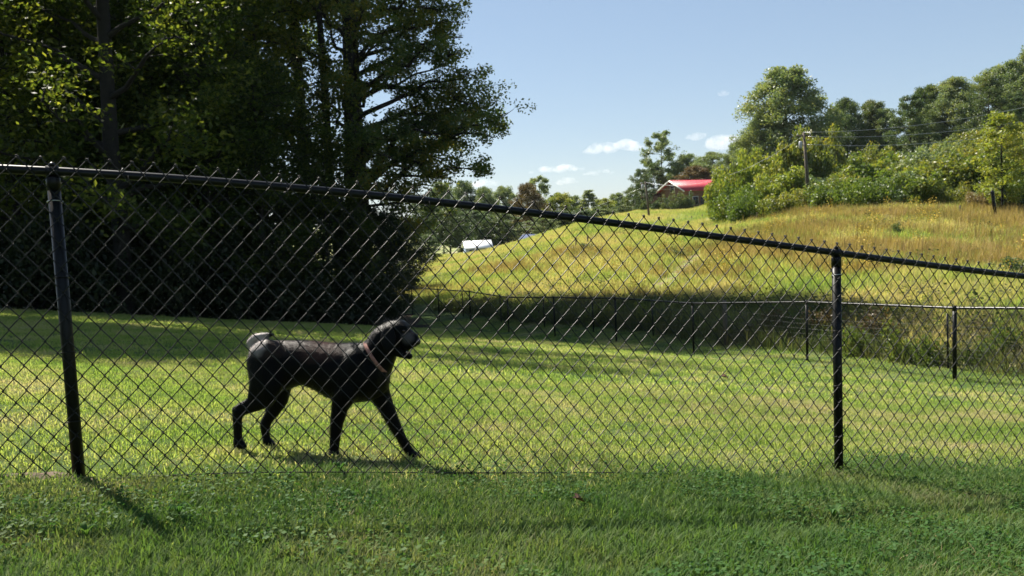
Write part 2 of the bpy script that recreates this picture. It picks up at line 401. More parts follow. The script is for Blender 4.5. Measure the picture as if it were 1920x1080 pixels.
# ------------------------------------------------------------------ the wood on the left
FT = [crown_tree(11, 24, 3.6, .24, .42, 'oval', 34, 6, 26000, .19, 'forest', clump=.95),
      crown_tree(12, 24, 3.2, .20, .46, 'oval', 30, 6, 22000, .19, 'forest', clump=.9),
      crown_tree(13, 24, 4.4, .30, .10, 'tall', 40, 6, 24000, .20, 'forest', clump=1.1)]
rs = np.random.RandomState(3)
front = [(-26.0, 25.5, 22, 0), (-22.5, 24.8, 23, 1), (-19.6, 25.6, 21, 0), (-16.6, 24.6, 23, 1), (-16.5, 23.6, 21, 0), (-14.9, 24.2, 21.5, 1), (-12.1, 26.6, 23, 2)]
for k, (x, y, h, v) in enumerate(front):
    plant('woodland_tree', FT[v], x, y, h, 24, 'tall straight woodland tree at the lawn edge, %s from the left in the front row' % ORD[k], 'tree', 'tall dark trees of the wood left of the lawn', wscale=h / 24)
plant('woodland_tree', FT[0], -9.6, 39.5, 31, 24, 'very tall tree rising behind the long-limbed edge tree, left of its trunk', 'tree', None, wscale=1.45)
plant('woodland_tree', FT[1], -6.8, 41.0, 30, 24, 'very tall tree rising behind the long-limbed edge tree, right of its trunk', 'tree', None, wscale=1.4)
k = 0
for row in range(4):
    for c_ in range(9):
        y = 37.5 + row * 6 + rs.uniform(-1.6, 1.6); x = -29 + c_ * 2.75 + rs.uniform(-.8, .8) - row * .9
        if x > -12.2 - row * 1.2: continue
        k += 1; h = rs.uniform(20, 26)
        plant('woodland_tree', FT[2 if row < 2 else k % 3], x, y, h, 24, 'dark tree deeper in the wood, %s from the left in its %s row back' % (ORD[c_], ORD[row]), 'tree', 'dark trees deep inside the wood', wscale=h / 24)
MT = [crown_tree(14, 12, 3.0, .15, .10, 'oval', 34, 6, 18000, .17, 'forest', clump=.85), crown_tree(15, 12, 2.8, .14, .14, 'round', 32, 6, 17000, .17, 'forest', clump=.8)]
for k, (x, y, h) in enumerate([(-17.5, 30.5, 12.5), (-14.8, 29.6, 12), (-12.4, 30.6, 13), (-10.2, 29.4, 11.5), (-8.9, 30.8, 9.5), (-7.0, 32.5, 7.5), (-15.8, 33.5, 14), (-11.2, 34, 14.5), (-10.4, 36.6, 15)]):
    plant('woodland_tree', MT[k % 2], x, y, h, 12, ('leafy middle-height tree of the wood, %s from the left' % ORD[k]) if k < 6 else ('leafy middle-height tree in the second rank of the wood, %s from the left' % ORD[k - 6]), 'tree', 'middle-height trees of the wood', wscale=h / 12)
US = [shrub_mesh(21, 1.8, 2.6, 7000, .15, 'shaded_forest'), shrub_mesh(22, 1.6, 2.2, 6000, .14, 'shaded_forest')]
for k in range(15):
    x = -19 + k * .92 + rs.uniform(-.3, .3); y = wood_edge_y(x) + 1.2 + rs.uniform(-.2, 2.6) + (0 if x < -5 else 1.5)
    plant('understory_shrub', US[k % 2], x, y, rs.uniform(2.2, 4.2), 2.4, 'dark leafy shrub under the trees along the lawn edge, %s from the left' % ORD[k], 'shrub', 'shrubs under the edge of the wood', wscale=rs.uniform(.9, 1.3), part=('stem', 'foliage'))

# hero tree at the right end of the wood, its limbs laid out one by one
def hero_tree():
    rs = np.random.RandomState(77); Yb = 37.0
    base = P(668, 560, Yb); base[2] = h1(base[0], Yb)
    o = empty('edge_tree', tuple(base)); wood = MB(); cl = []
    top = P(640, -520, Yb) - base
    def trunk_at(py): 
        q = P(668 - (560 - py) * .030, py, Yb) - base; return q
    tp = np.array([trunk_at(y) for y in (600, 480, 360, 240, 120, 0, -160, -380, -620)]); tp[0, 2] = -.4
    wood.tube(tp, [.42, .36, .33, .30, .27, .23, .19, .13, .05], 10)
    tp2 = np.array([tp[0] + [-.5, .2, 0], tp[2] + [-1.0, .2, 0], tp[4] + [-1.2, .4, 0], tp[6] + [-1.5, .6, 0]]); wood.tube(tp2, [.24, .20, .16, .06], 8)
    T = [  # limb root py, tip px, py, depth offset, clump radius
        (330, 925, 228, -1.5, .85), (345, 930, 258, -2.2, .8), (300, 915, 200, -.5, .8), (360, 900, 318, -2.0, .55), (300, 893, 172, .3, .85), (350, 868, 292, -1.0, .7),
        (250, 905, 240, 1.5, .8), (380, 840, 330, -1.5, .8), (300, 850, 240, 0, .8), (230, 868, 148, -.8, .8), (200, 838, 120, .5, .9), (180, 862, 98, -1.5, .75), (150, 868, 70, .4, .75),
        (120, 840, 40, -.5, .9), (90, 852, 12, .8, .8), (60, 838, -20, -1, .9), (20, 850, -70, 0, 1), (-40, 820, -140, 1, 1), (-90, 790, -210, -1, 1.1), (200, 790, 90, 1.8, .9), (120, 790, 30, 2, .9),
        (260, 800, 190, 1, .9), (280, 760, 240, -1.6, .8), (330, 800, 300, 1.2, .9), (400, 790, 370, -.8, .9), (420, 770, 430, -1.5, 1.0), (390, 820, 350, .8, .8), (440, 740, 470, -2.2, 1.), (450, 800, 420, 1, .9),
        (220, 730, 130, -2, .9), (160, 720, 60, -2.4, .9), (60, 720, -30, -2, 1), (0, 750, -80, 2, 1), (-80, 700, -160, -2, 1.1),
        (250, 590, 170, -1.8, .8), (180, 570, 90, -1, .9), (120, 590, 30, 1.5, .9), (80, 560, -20, -1, 1), (300, 560, 230, 0, .8), (350, 600, 300, -2, .9), (40, 600, -60, -2, 1), (-20, 570, -120, .5, 1), (-100, 600, -220, 0, 1.1),
        (420, 600, 400, -2.4, 1), (430, 640, 420, -3, 1.1), (470, 690, 480, -3, 1.1), (440, 560, 470, -2, 1.1), (-200, 660, -330, -1, 1.2), (-240, 720, -300, 1, 1.1), (-300, 630, -450, 0, 1.2), (-400, 600, -480, 1, 1.2), (-400, 700, -460, -1, 1.2), (-480, 640, -560, 1, 1.2), (-520, 590, -600, 0, 1.1), (-540, 690, -620, 0, 1.1), (-580, 640, -680, 0, 1.1), (-350, 740, -400, 0, 1.2),
        (150, 900, 205, -.8, .6) , (340, 850, 265, 2.0, .8), (240, 640, 140, -3, .8), (330, 700, 250, -3.2, .8), (300, 740, 300, -2.6, .9), (140, 680, 20, -3, .9), (380, 700, 350, -3.2, 1)]
    for (ry, tx, ty, dz, cr) in T:
        p0 = trunk_at(ry); p1 = P(tx, ty, Yb + dz * 1.5) - base; L = np.linalg.norm(p1 - p0)
        lp = limb_path(rs, p0, p1, .045, 7, .07 if tx > 800 else .03)
        wood.tube(lp, np.linspace(.05 + .014 * L, .018, 7), 6, cap=False)
        for s_ in range(int((9 if tx > 830 else 5) + L * 1.4)):
            t = rs.uniform(.32, 1.0) ** .8; i0 = min(5, int(t * 6)); q = lp[i0] + (lp[i0 + 1] - lp[i0]) * (t * 6 - i0)
            d = rnd_unit(rs, 1)[0]; d[2] = d[2] * .55 + .1; e = q + d * rs.uniform(.5, 1.35) * cr + (p1 - p0) / L * .25
            mid = (q + e) / 2 + rs.normal(size=3) * .08
            wood.tube(np.array([q, mid, e]), [.028, .018, .008], 4, cap=False)
            for w_ in range(3):
                cl.append((q + (e - q) * rs.uniform(.45, 1.15) + rs.normal(size=3) * .18, rs.uniform(.24, .50)))
    cc = np.array([c[0] for c in cl]); rr = np.array([c[1] for c in cl]); N = 84000
    w = rr ** 2 * rs.uniform(.2, 1.2, len(rr)); w /= w.sum()
    idx = rs.choice(len(cl), N, p=w)
    cen = cc[idx] + rnd_unit(rs, N) * rr[idx][:, None] * rs.uniform(.1, 1, (N, 1)) ** .6 * np.array([1, 1, .75])
    LV, LF = leaf_quads(rs, cen, .14, .2, .12, .6)
    link('trunk', wood.mesh('hero_wood', M['bark']), o); link('crown', mesh_np('hero_leaves', LV, LF, M['edge']), o)
    tag(o, 'big broadleaf tree at the end of the wood with a long limb reaching right', 'tree')
hero_tree()
# lower bushes and small trees at the right foot of the wood
ST = [crown_tree(31, 8, 2.6, .10, .08, 'oval', 26, 5, 15000, .17, 'forest', clump=.7), crown_tree(32, 8, 2.4, .10, .15, 'round', 24, 5, 14000, .17, 'forest', clump=.7)]
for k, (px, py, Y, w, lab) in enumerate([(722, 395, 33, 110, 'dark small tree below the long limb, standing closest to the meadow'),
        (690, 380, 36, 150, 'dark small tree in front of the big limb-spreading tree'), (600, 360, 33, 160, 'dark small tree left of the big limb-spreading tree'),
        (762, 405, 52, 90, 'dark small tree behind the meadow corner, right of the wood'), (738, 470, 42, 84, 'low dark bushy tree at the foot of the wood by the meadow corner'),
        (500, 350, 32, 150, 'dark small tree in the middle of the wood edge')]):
    place_px('small_tree', ST[k % 2], px, py, Y, 8, lab, 'tree', None, width_px=w, base_w=4.8, mat='shaded_forest')

# ------------------------------------------------------------------ trees beyond the meadow
BT = [crown_tree(41, 12, 4.6, .2, .22, 'round', 34, 7, 38000, .26, 'hill', clump=1.0), crown_tree(42, 12, 4.2, .2, .18, 'oval', 34, 7, 36000, .26, 'hill', clump=.95),
      crown_tree(43, 12, 3.6, .16, .35, 'round', 22, 5, 8500, .30, 'hill', clump=.6)]
CT = [crown_tree(51, 10, 2.6, .14, .03, 'cone', 44, 5, 20000, .2, 'dark', clump=.45), crown_tree(52, 10, 3.4, .16, .04, 'oval', 40, 5, 22000, .22, 'dark', clump=.6)]
far_rows = [  # px, top py, Y, width px, mesh, material, label
    (826, 342, 175, 70, 0, 'hill', 'grey-green far tree nearest the end of the long limb'),
    (868, 340, 190, 75, 1, 'dark', 'dark far tree right above the white shed'),
    (905, 352, 185, 60, 0, 'hill', 'pale far tree just right of the one above the white shed'),
    (940, 350, 195, 60, 1, 'hill', 'round green far tree left of the tan one in the valley tree line'),
    (985, 345, 170, 70, 0, 'brown', 'tan autumn tree in the valley tree line'),
    (1012, 328, 180, 70, 2, 'hill', 'tall airy tree with gaps in its crown rising over the valley tree line'),
    (1046, 362, 175, 60, 1, 'yellow', 'yellowish far tree right of the tall airy one'),
    (1100, 354, 150, 60, 3, 'hill', 'blue-green egg-shaped tree standing out of the valley tree line'),
    (1072, 368, 190, 60, 0, 'hill', 'low far tree just left of the egg-shaped blue-green one'),
    (1135, 372, 180, 50, 1, 'yellow', 'yellow-green far tree right of the egg-shaped one'),
    (1158, 362, 190, 50, 0, 'hill', 'grey-green far tree left of the dark cedar by the house'),
    (1182, 352, 175, 40, 1, 'dark', 'slim dark far tree touching the left side of the dark cedar by the house'),
    (880, 395, 135, 80, 4, 'dark', 'dark lower tree behind the white shed'),
    (950, 398, 135, 80, 4, 'dark', 'dark lower tree between the white shed and the grey roof'),
    (915, 392, 140, 70, 1, 'dark', 'dark bushy tree just right of the white shed'),
    (1018, 402, 120, 56, 4, 'hill', 'blue-green round bush-like tree beside the grey roof'),
    (1050, 395, 130, 60, 0, 'dark', 'dark tree right of the grey roof behind the field crest'),
    (840, 388, 125, 80, 1, 'dark', 'dark tree left of the white shed'),
    (1090, 392, 135, 60, 1, 'dark', 'dark tree below the egg-shaped blue-green one'),
    (1130, 392, 140, 60, 0, 'hill', 'low green tree behind the crest of the field'),
    (1170, 385, 145, 50, 4, 'dark', 'low dark tree at the end of the field crest near the house'),
    (800, 372, 140, 80, 0, 'dark', 'dark far tree partly behind the wood, left of the valley tree line'),
    (800, 440, 95, 60, 4, 'dark', 'dark bush at the left foot of the far tree line')]
MS = BT + CT
for (px, py, Y, w, v, mt, lab) in far_rows:
    bh = 12 if v < 3 else 10; bw = (8.6, 7.8, 6.6, 4.6, 6.4)[v]
    place_px('valley_tree', MS[v], px, py, Y, bh, lab, 'tree', 'trees in the valley behind the meadow', width_px=w, base_w=bw, mat=mt)
house_trees = [
    (1240, 244, 175, 78, 2, 'hill', 'tall airy tree behind the red-roofed house'),
    (1203, 316, 150, 48, 4, 'dark', 'dark dense cedar left of the utility pole by the house'), (1224, 305, 156, 66, 4, 'dark', 'dark dense round tree between the cedar and the red roof'),
    (1284, 290, 175, 76, 0, 'hill', 'grey-green tree behind the ridge of the red roof'), (1300, 312, 165, 84, 0, 'brown', 'brownish autumn tree right behind the red roof'),
    (1338, 285, 168, 80, 1, 'hill', 'green tree on the slope right of the house, behind the yellow-green one'),
    (1380, 268, 150, 70, 0, 'hill', 'green tree on the slope below the big grey-green hill tree')]
for (px, py, Y, w, v, mt, lab) in house_trees:
    bh = 12 if v < 3 else 10; bw = (8.6, 7.8, 6.6, 4.6, 6.4)[v]
    place_px('house_tree', MS[v], px, py, Y, bh, lab, 'tree', 'trees around the red-roofed house', width_px=w, base_w=bw, mat=mt)
sky_trees = [
    (1478, 126, 112, 165, 0, 'hill', 'biggest grey-green tree on the hill, alone against the sky'), (1425, 215, 112, 80, 1, 'hill', 'lower grey-green tree at the left foot of the biggest hill tree'),
    (1590, 184, 118, 66, 1, 'dark', 'dark narrow tree just right of the biggest hill tree'), (1632, 190, 120, 80, 0, 'dark', 'dark tree second right of the biggest hill tree'),
    (1705, 178, 105, 86, 4, 'dark', 'dark dense cedar in the middle of the hill skyline'), (1742, 160, 125, 80, 0, 'dark', 'leafy tree on the skyline right behind the middle cedar'),
    (1788, 146, 122, 104, 0, 'hill', 'green rounded tree between the two dark cedars of the skyline'), (1852, 140, 105, 76, 4, 'dark', 'dark cedar near the right end of the hill skyline'),
    (1862, 126, 125, 90, 1, 'hill', 'tall tree behind the right-hand cedar of the skyline'), (1905, 118, 122, 80, 0, 'dark', 'dark tree at the right end of the hill skyline'),
    (1938, 88, 118, 90, 1, 'hill', 'tallest tree cut by the right edge of the picture on the skyline'), (1660, 205, 118, 60, 1, 'hill', 'small tree on the skyline left of the middle cedar'),
    (1560, 205, 125, 60, 0, 'hill', 'small tree in the dip of the skyline beside the biggest hill tree'), (1900, 175, 108, 70, 4, 'dark', 'dark cedar below the tree at the right end of the skyline'),
    (1525, 240, 112, 70, 1, 'hill', 'lower green tree at the right foot of the biggest hill tree'), (1990, 90, 115, 110, 0, 'hill', 'hill tree just outside the right edge of the picture')]
for (px, py, Y, w, v, mt, lab) in sky_trees:
    bh = 12 if v < 3 else 10; bw = (8.6, 7.8, 6.6, 4.6, 6.4)[v]
    place_px('hilltop_tree', MS[v], px, py, Y, bh, lab, 'tree', 'trees on the hilltop skyline', width_px=w, base_w=bw, mat=mt)

# ------------------------------------------------------------------ shrubs on the hillside
SB = [shrub_mesh(61, 2.2, 3.0, 8000, .24, 'shrub'), shrub_mesh(62, 2.4, 2.6, 8000, .22, 'shrub'), shrub_mesh(63, 1.9, 3.6, 7500, .24, 'shrub', 18), shrub_mesh(64, 2.6, 2.2, 8000, .2, 'shrub', 12, 16)]
sb_h = (3.0, 2.6, 3.6, 2.2)
special = [ # px, top py, Y, width px, mesh, mat, label
    (1354, 294, 74, 70, 2, 'yellow', 'yellow-green tall bush right beside the red-roofed house'),
    (1392, 272, 78, 84, 0, 'yellow', 'yellow-green tall bush second right of the house'),
    (1375, 335, 66, 110, 3, 'green', 'bright green bush in front of the two yellow-green ones by the house'),
    (1436, 258, 80, 84, 2, 'yellow', 'yellow-green bush below the biggest hill tree'),
    (1500, 228, 84, 110, 0, 'shrub', 'large olive-green bush behind the hillside utility pole'),
    (1548, 226, 88, 100, 0, 'shrub', 'large olive-green bush right of the hillside utility pole'),
    (1430, 318, 66, 90, 0, 'yellow', 'yellow-green bush left of the hillside utility pole'),
    (1475, 300, 72, 90, 2, 'yellow', 'tall yellow-green bush touching the hillside utility pole on its left'),
    (1405, 350, 62, 90, 3, 'green', 'green bush at the meadow edge left of the utility pole'),
    (1455, 345, 60, 90, 1, 'shrub', 'low olive bush at the meadow edge below the utility pole'),
    (1560, 330, 58, 110, 1, 'green', 'bright green bush at the meadow edge right of the utility pole'),
    (1620, 318, 58, 120, 3, 'green', 'broad bright green bush at the meadow edge, middle of the slope'),
    (1680, 335, 57, 100, 1, 'dark', 'dark green bush at the meadow edge, middle of the slope'),
    (1735, 310, 56, 110, 0, 'green', 'green bush at the meadow edge left of the pale tan bush'),
    (1775, 330, 55, 80, 3, 'shrub', 'olive bush just left of the pale tan bush'),
    (1838, 346, 52, 56, 1, 'tan', 'pale tan dried bush left of the dark leaning post'),
    (1895, 330, 51, 90, 0, 'dark', 'dark green bush right of the leaning post, under the golden tree'),
    (1940, 300, 52, 110, 0, 'green', 'green bush cut by the right edge of the picture')]
for (px, py, Y, w, v, mt, lab) in special:
    place_px('hillside_bush', SB[v], px, py, Y, sb_h[v], lab, 'bush', 'bushes on the slope above the meadow', width_px=w, base_w=(4.4, 4.8, 3.8, 5.2)[v], mat=mt, part=('stem', 'foliage'), sink=.2)
rs = np.random.RandomState(9)
rows = [(62, 6, 1500, 1960), (70, 7, 1450, 1960), (78, 7, 1420, 1970), (88, 8, 1440, 1970), (98, 8, 1400, 1970), (108, 8, 1380, 1980)]
rown = ['lowest', 'second', 'third', 'fourth', 'fifth', 'highest']
for ri, (Y, n, x0, x1) in enumerate(rows):
    for k in range(n):
        px = x0 + (x1 - x0) * (k + rs.uniform(.2, .8)) / n; yy = Y + rs.uniform(-4, 4); q = P(px, 400, yy); v = rs.randint(4)
        mt = rs.choice(['shrub', 'green', 'shrub', 'hill', 'yellow', 'shrub', 'hill']); h = rs.uniform(2.2, 4.0)
        nmc = {'shrub': 'olive-green', 'green': 'bright green', 'hill': 'grey-green', 'yellow': 'yellow-green'}[mt]
        plant('slope_shrub', SB[v], q[0], yy, h, sb_h[v], '%s shrub, %s from the left in the %s row of shrubs up the hillside' % (nmc, ORD[k], rown[ri]), 'shrub', 'wild shrubs covering the hillside',
              wscale=rs.uniform(.9, 1.45), mat=mt, part=('stem', 'foliage'), sink=.3)
GT = crown_tree(71, 7, 1.9, .09, .10, 'oval', 26, 5, 9000, .20, 'yellow', clump=.5)
place_px('golden_tree', GT, 1880, 206, 50, 7, 'golden yellow-green young tree behind the leaning post at the right', 'tree', None, width_px=96, base_w=3.8, mat='yellow')
# round clipped bushes by the house
HB = shrub_mesh(81, 1.4, 2.2, 5200, .17, 'dark', 22, 14)
for k, (px, py, w, lab) in enumerate([(1228, 372, 24, 'round dark bush beside the porch, leftmost by the house'), (1250, 366, 26, 'round dark bush in front of the small red side roof'),
        (1268, 360, 30, 'round dark bush in the middle before the house gable'), (1287, 360, 28, 'largest round dark bush before the house corner'), (1208, 374, 20, 'small grey-green bush by the pole near the house')]):
    place_px('house_bush', HB, px, py, 138 + k % 2, 2.2, lab, 'bush', 'round bushes in front of the house', width_px=w, base_w=2.8, mat='dark', part=('stem', 'foliage'))
# bushes and weeds at the foot of the meadow behind the far fence
WB = [shrub_mesh(91, .8, 1.0, 1800, .10, 'green', 10, 8), shrub_mesh(92, .7, .8, 1500, .09, 'shrub', 12, 6)]
for k, (px, py, Y, w, mt, lab) in enumerate([
    (1545, 610, 20.5, 90, 'brown', 'dead brown thicket behind the far fence, right of the wooden post'), (1640, 618, 18.8, 110, 'brown', 'grey-brown thicket behind the far fence, left of its nearest post'),
    (1450, 628, 21.5, 60, 'brown', 'low brown weed clump behind the far fence by the wooden post'), (1470, 608, 22, 50, 'green', 'green weed clump behind the far fence post left of the near black post'),
    (1600, 655, 17.5, 60, 'green', 'broad-leaved green weed at the foot of the far fence, right of the near black post'), (1690, 655, 16.6, 80, 'green', 'green weed clump at the fence foot left of the thin steel post'),
    (1740, 662, 15.9, 60, 'green', 'green weed clump at the fence foot between thin post and black post'), (1850, 655, 15.6, 60, 'green', 'tall green weed right of the nearest far fence post'),
    (1895, 640, 15.6, 70, 'green', 'tall green weed at the right edge behind the far fence'), (1230, 612, 25, 80, 'shrub', 'weed clump in shade behind the far fence, left of the wooden post'),
    (1130, 600, 27.5, 80, 'shrub', 'weed clump in shade behind the middle of the far fence'), (1010, 588, 31, 70, 'green', 'dark weed clump behind the far fence near the wood'),
    (1900, 515, 30, 80, 'dark', 'dark bramble in the meadow at the right edge'), (950, 585, 33, 60, 'shrub', 'dark weed clump where the far fence meets the wood'),
    (1100, 462, 58, 50, 'dark', 'grey-green bush alone on the middle of the meadow'), (1275, 478, 46, 36, 'dark', 'small dark bush on the meadow beside the worn track'),
    (1680, 442, 42, 30, 'dark', 'small dark bush on the upper meadow')]):
    place_px('weed_bush', WB[k % 2], px, py, Y, (1.0, .8)[k % 2], lab, 'bush', 'weeds and brambles around the meadow foot', width_px=w, base_w=(1.6, 1.4)[k % 2], mat=mt, part=('stem', 'foliage'), sink=.05)

# ------------------------------------------------------------------ scattering of grass
def blade_tuft(name, seed, n, rad, h0, h1_, w, lean, mat, seg=2, wide=None):
    rs = np.random.RandomState(seed); V = []; F4 = []; F3 = []
    for k in range(n):
        a = rs.uniform(0, 6.28); r = rad * math.sqrt(rs.uniform()); b = np.array([math.cos(a) * r, math.sin(a) * r, -.01])
        h = rs.uniform(h0, h1_); da = rs.uniform(0, 6.28); l = rs.uniform(.1, 1) * lean * h
        d = np.array([math.cos(da), math.sin(da), 0]); s = np.array([-d[1], d[0], 0]) * w * rs.uniform(.6, 1.2) / 2; m = len(V)
        mid = b + d * l * .35 + np.array([0, 0, h * .6]); tip = b + d * l + np.array([0, 0, h])
        V += [b - s, b + s, mid + s * .9, mid - s * .9, tip]
        F4.append([m, m + 1, m + 2, m + 3]); F3.append([m + 3, m + 2, m + 4])
    me = mesh_np(name, V, [np.array(F4), np.array(F3)], M[mat]); return bpy.data.objects.new(name, me)

def leafy_tuft(name, seed, n, rad, h, s, mat):
    rs = np.random.RandomState(seed); cen = np.stack([rs.normal(size=n) * rad * .5, rs.normal(size=n) * rad * .5, rs.uniform(.2, 1, n) * h], 1)
    V, Fq = leaf_quads(rs, cen, s, .65, 0, .95); return bpy.data.objects.new(name, mesh_np(name, V, Fq, M[mat]))

def gn_scatter(name, src, pts, rot, scl, label):
    me = bpy.data.meshes.new(name); me.vertices.add(len(pts)); me.vertices.foreach_set('co', np.asarray(pts, np.float32).ravel())
    a = me.attributes.new('rot', 'FLOAT_VECTOR', 'POINT'); a.data.foreach_set('vector', np.asarray(rot, np.float32).ravel())
    a = me.attributes.new('scl', 'FLOAT_VECTOR', 'POINT'); a.data.foreach_set('vector', np.asarray(scl, np.float32).ravel())
    me.materials.append(src.data.materials[0])
    o = link(name, me); g = bpy.data.node_groups.new(name, 'GeometryNodeTree')
    g.interface.new_socket('Geometry', in_out='INPUT', socket_type='NodeSocketGeometry'); g.interface.new_socket('Geometry', in_out='OUTPUT', socket_type='NodeSocketGeometry')
    gi = g.nodes.new('NodeGroupInput'); go = g.nodes.new('NodeGroupOutput'); ip = g.nodes.new('GeometryNodeInstanceOnPoints'); oi = g.nodes.new('GeometryNodeObjectInfo')
    oi.inputs[0].default_value = src
    for nm, sk in (('rot', 'Rotation'), ('scl', 'Scale')):
        na = g.nodes.new('GeometryNodeInputNamedAttribute'); na.data_type = 'FLOAT_VECTOR'; na.inputs[0].default_value = nm
        g.links.new(na.outputs[0], ip.inputs[sk])
    g.links.new(gi.outputs[0], ip.inputs['Points']); g.links.new(oi.outputs['Geometry'], ip.inputs['Instance']); g.links.new(ip.outputs[0], go.inputs[0])
    md = o.modifiers.new('scatter', 'NODES'); md.node_group = g
    tag(o, label, 'grass', kind='stuff'); return o

def scatter_area(seed, n, y0, y1, margin, test=None, side=.62):
    """points over the part of the ground between distances y0 and y1 that the picture could see, denser near"""
    rs = np.random.RandomState(seed)
    y = np.sqrt(rs.uniform(y0 ** 2, y1 ** 2, n)); x = rs.uniform(-1, 1, n) * (y * side + margin)
    k = np.ones(n, bool) if test is None else test(x, y)
    x, y = x[k], y[k]; z = H(x, y); return np.stack([x, y, z], 1), rs
def is_lawn(x, y): return (beyond(x, y) < 1.7 + .4 * np.sin(x * 3 + y * 2)) & ~((y > wood_edge_y(x) + .3) & (x < -1.2 - .26 * (y - 25)))
def near_fence_t(x, y): return (x + 1.7818) / 3.523

def grass_mat(name, stops, nsc=.9, trans=.45, tint=1.6, near=None):
    m, nt, b = new_mat(name)
    n = noise(nt, nsc, 5, 'WORLD', .6); n3 = noise(nt, nsc * 9, 2, 'WORLD'); g = nt.nodes.new('ShaderNodeNewGeometry'); oi = nt.nodes.new('ShaderNodeObjectInfo')
    def ma(x, k, add):
        a = nt.nodes.new('ShaderNodeMath'); a.operation = 'MULTIPLY_ADD'; nt.links.new(x, a.inputs[0]); a.inputs[1].default_value = k
        if isinstance(add, float): a.inputs[2].default_value = add
        else: nt.links.new(add, a.inputs[2])
        return a.outputs[0]
    v = ma(n.outputs[0], 1.0, -.18); v = ma(n3.outputs[0], .3, v); v = ma(g.outputs['Random Per Island'], .18, v); v = ma(oi.outputs['Random'], .10, v)
    v = ma(v, .85, 0.0)
    r = ramp(nt, stops); nt.links.new(v, r.inputs[0]); nt.links.new(r.outputs[0], b.inputs['Base Color'])
    b.inputs['Roughness'].default_value = .6; b.inputs['Specular IOR Level'].default_value = .12
    t = nt.nodes.new('ShaderNodeBsdfTranslucent'); nt.links.new(mixc(nt, 1., r.outputs[0], (1.1 * tint, 1.18 * tint, .6 * tint), 'MULTIPLY'), t.inputs[0])
    mx = nt.nodes.new('ShaderNodeMixShader'); mx.inputs[0].default_value = trans
    nt.links.new(b.outputs[0], mx.inputs[1]); nt.links.new(t.outputs[0], mx.inputs[2]); nt.links.new(mx.outputs[0], nt.nodes['Material Output'].inputs[0])
    return m
M['gr_lawn'] = grass_mat('mown_grass', [(.25, (0.109, 0.182, 0.044)), (.42, (0.171, 0.241, 0.057)), (.56, (0.256, 0.283, 0.095)), (.72, (0.388, 0.320, 0.214))])
M['gr_front'] = grass_mat('lush_grass', [(.25, (0.045, 0.098, 0.028)), (.45, (0.071, 0.134, 0.037)), (.60, (0.115, 0.164, 0.052)), (.78, (0.206, 0.186, 0.100))], 1.4, .38, 1.25)
M['gr_clover'] = grass_mat('clover', [(.25, (0.030, 0.079, 0.022)), (.5, (0.050, 0.114, 0.028)), (.8, (0.090, 0.141, 0.033))], 1.4, .35, 1.3)
M['gr_meadow'] = grass_mat('meadow_grass', [(.26, (0.081, 0.140, 0.035)), (.38, (0.130, 0.192, 0.050)), (.48, (0.216, 0.244, 0.070)), (.58, (0.324, 0.291, 0.120)), (.68, (0.367, 0.270, 0.150)), (.8, (0.173, 0.198, 0.080))], .17)
M['gr_tawny'] = grass_mat('tawny_grass', [(.25, (0.180, 0.182, 0.060)), (.42, (0.286, 0.230, 0.085)), (.56, (0.360, 0.250, 0.111)), (.75, (0.424, 0.326, 0.170))], .35, .4, 1.0)
M['gr_ditch'] = grass_mat('rank_grass', [(.25, (0.026, 0.047, 0.016)), (.45, (0.053, 0.072, 0.024)), (.58, (0.112, 0.108, 0.048)), (.72, (0.150, 0.115, 0.080))], .8)
M['flower'] = solid('goldenrod_yellow', (.62, .42, .03), .7)
M['gr_dry'] = grass_mat('dry_grass', [(.25, (.16, .13, .06)), (.6, (.24, .19, .10)), (.8, (.30, .24, .14))], 2, .3, 1.0)

def put(name, src, pts, rs, s0, s1, label, zs=1.0):
    n = len(pts); sc = rs.uniform(s0, s1, n)
    gn_scatter(name, src, pts, np.stack([rs.normal(size=n) * .1, rs.normal(size=n) * .1, rs.uniform(0, 6.28, n)], 1), np.stack([sc, sc, sc * zs], 1), label)

FXA = P(148, 890, 3.382); FXB = P(1573, 890, 4.559)
def AXL(x): return FXA[1] + (x - FXA[0]) * (FXB[1] - FXA[1]) / (FXB[0] - FXA[0])
def front_side(x, y): return (y + .28 * np.sin(x * 3.1 + 1) * np.sin(y * 2.3) + .22 * np.random.RandomState(5).normal(size=np.shape(x)) - FXA[1]) - (x - FXA[0]) * (FXB[1] - FXA[1]) / (FXB[0] - FXA[0]) < 0
tf = blade_tuft('front_tuft', 1, 24, .055, .018, .048, .0042, 1.1, 'gr_front'); tc = leafy_tuft('clover_tuft', 2, 16, .06, .05, .013, 'gr_clover')
tl = blade_tuft('lawn_tuft', 3, 22, .06, .014, .032, .0050, 1.3, 'gr_lawn'); tl2 = blade_tuft('lawn_tuft_far', 4, 30, .12, .02, .038, .009, 1.3, 'gr_lawn')
p, rs = scatter_area(112, 9000, 2.2, 6, .5, lambda x, y: front_side(x, y) & (np.random.RandomState(6).uniform(size=x.shape) < np.clip(1.15 - (AXL(x) - y) / 1.1, 0, 1)), .66); put('fence_line_grass', tl, p, rs, .8, 1.3, 'yellower short grass mixed in along the fence line')
td = blade_tuft('dry_tuft', 5, 14, .05, .015, .04, .004, 1.8, 'gr_dry')
p, rs = scatter_area(101, 26000, 1.6, 5.6, .5, front_side, .68); put('front_grass', tf, p, rs, .75, 1.35, 'lush green grass on the near side of the fence')
p, rs = scatter_area(102, 4500, 1.6, 5.6, .5, lambda x, y: front_side(x, y) & (np.sin(x * 2.3 + 1) * np.cos(y * 3.1) + np.sin(x * 5 + y * 4) * .5 > -.1), .68); put('front_clover', tc, p, rs, .7, 1.3, 'clover and small weeds in the near grass')
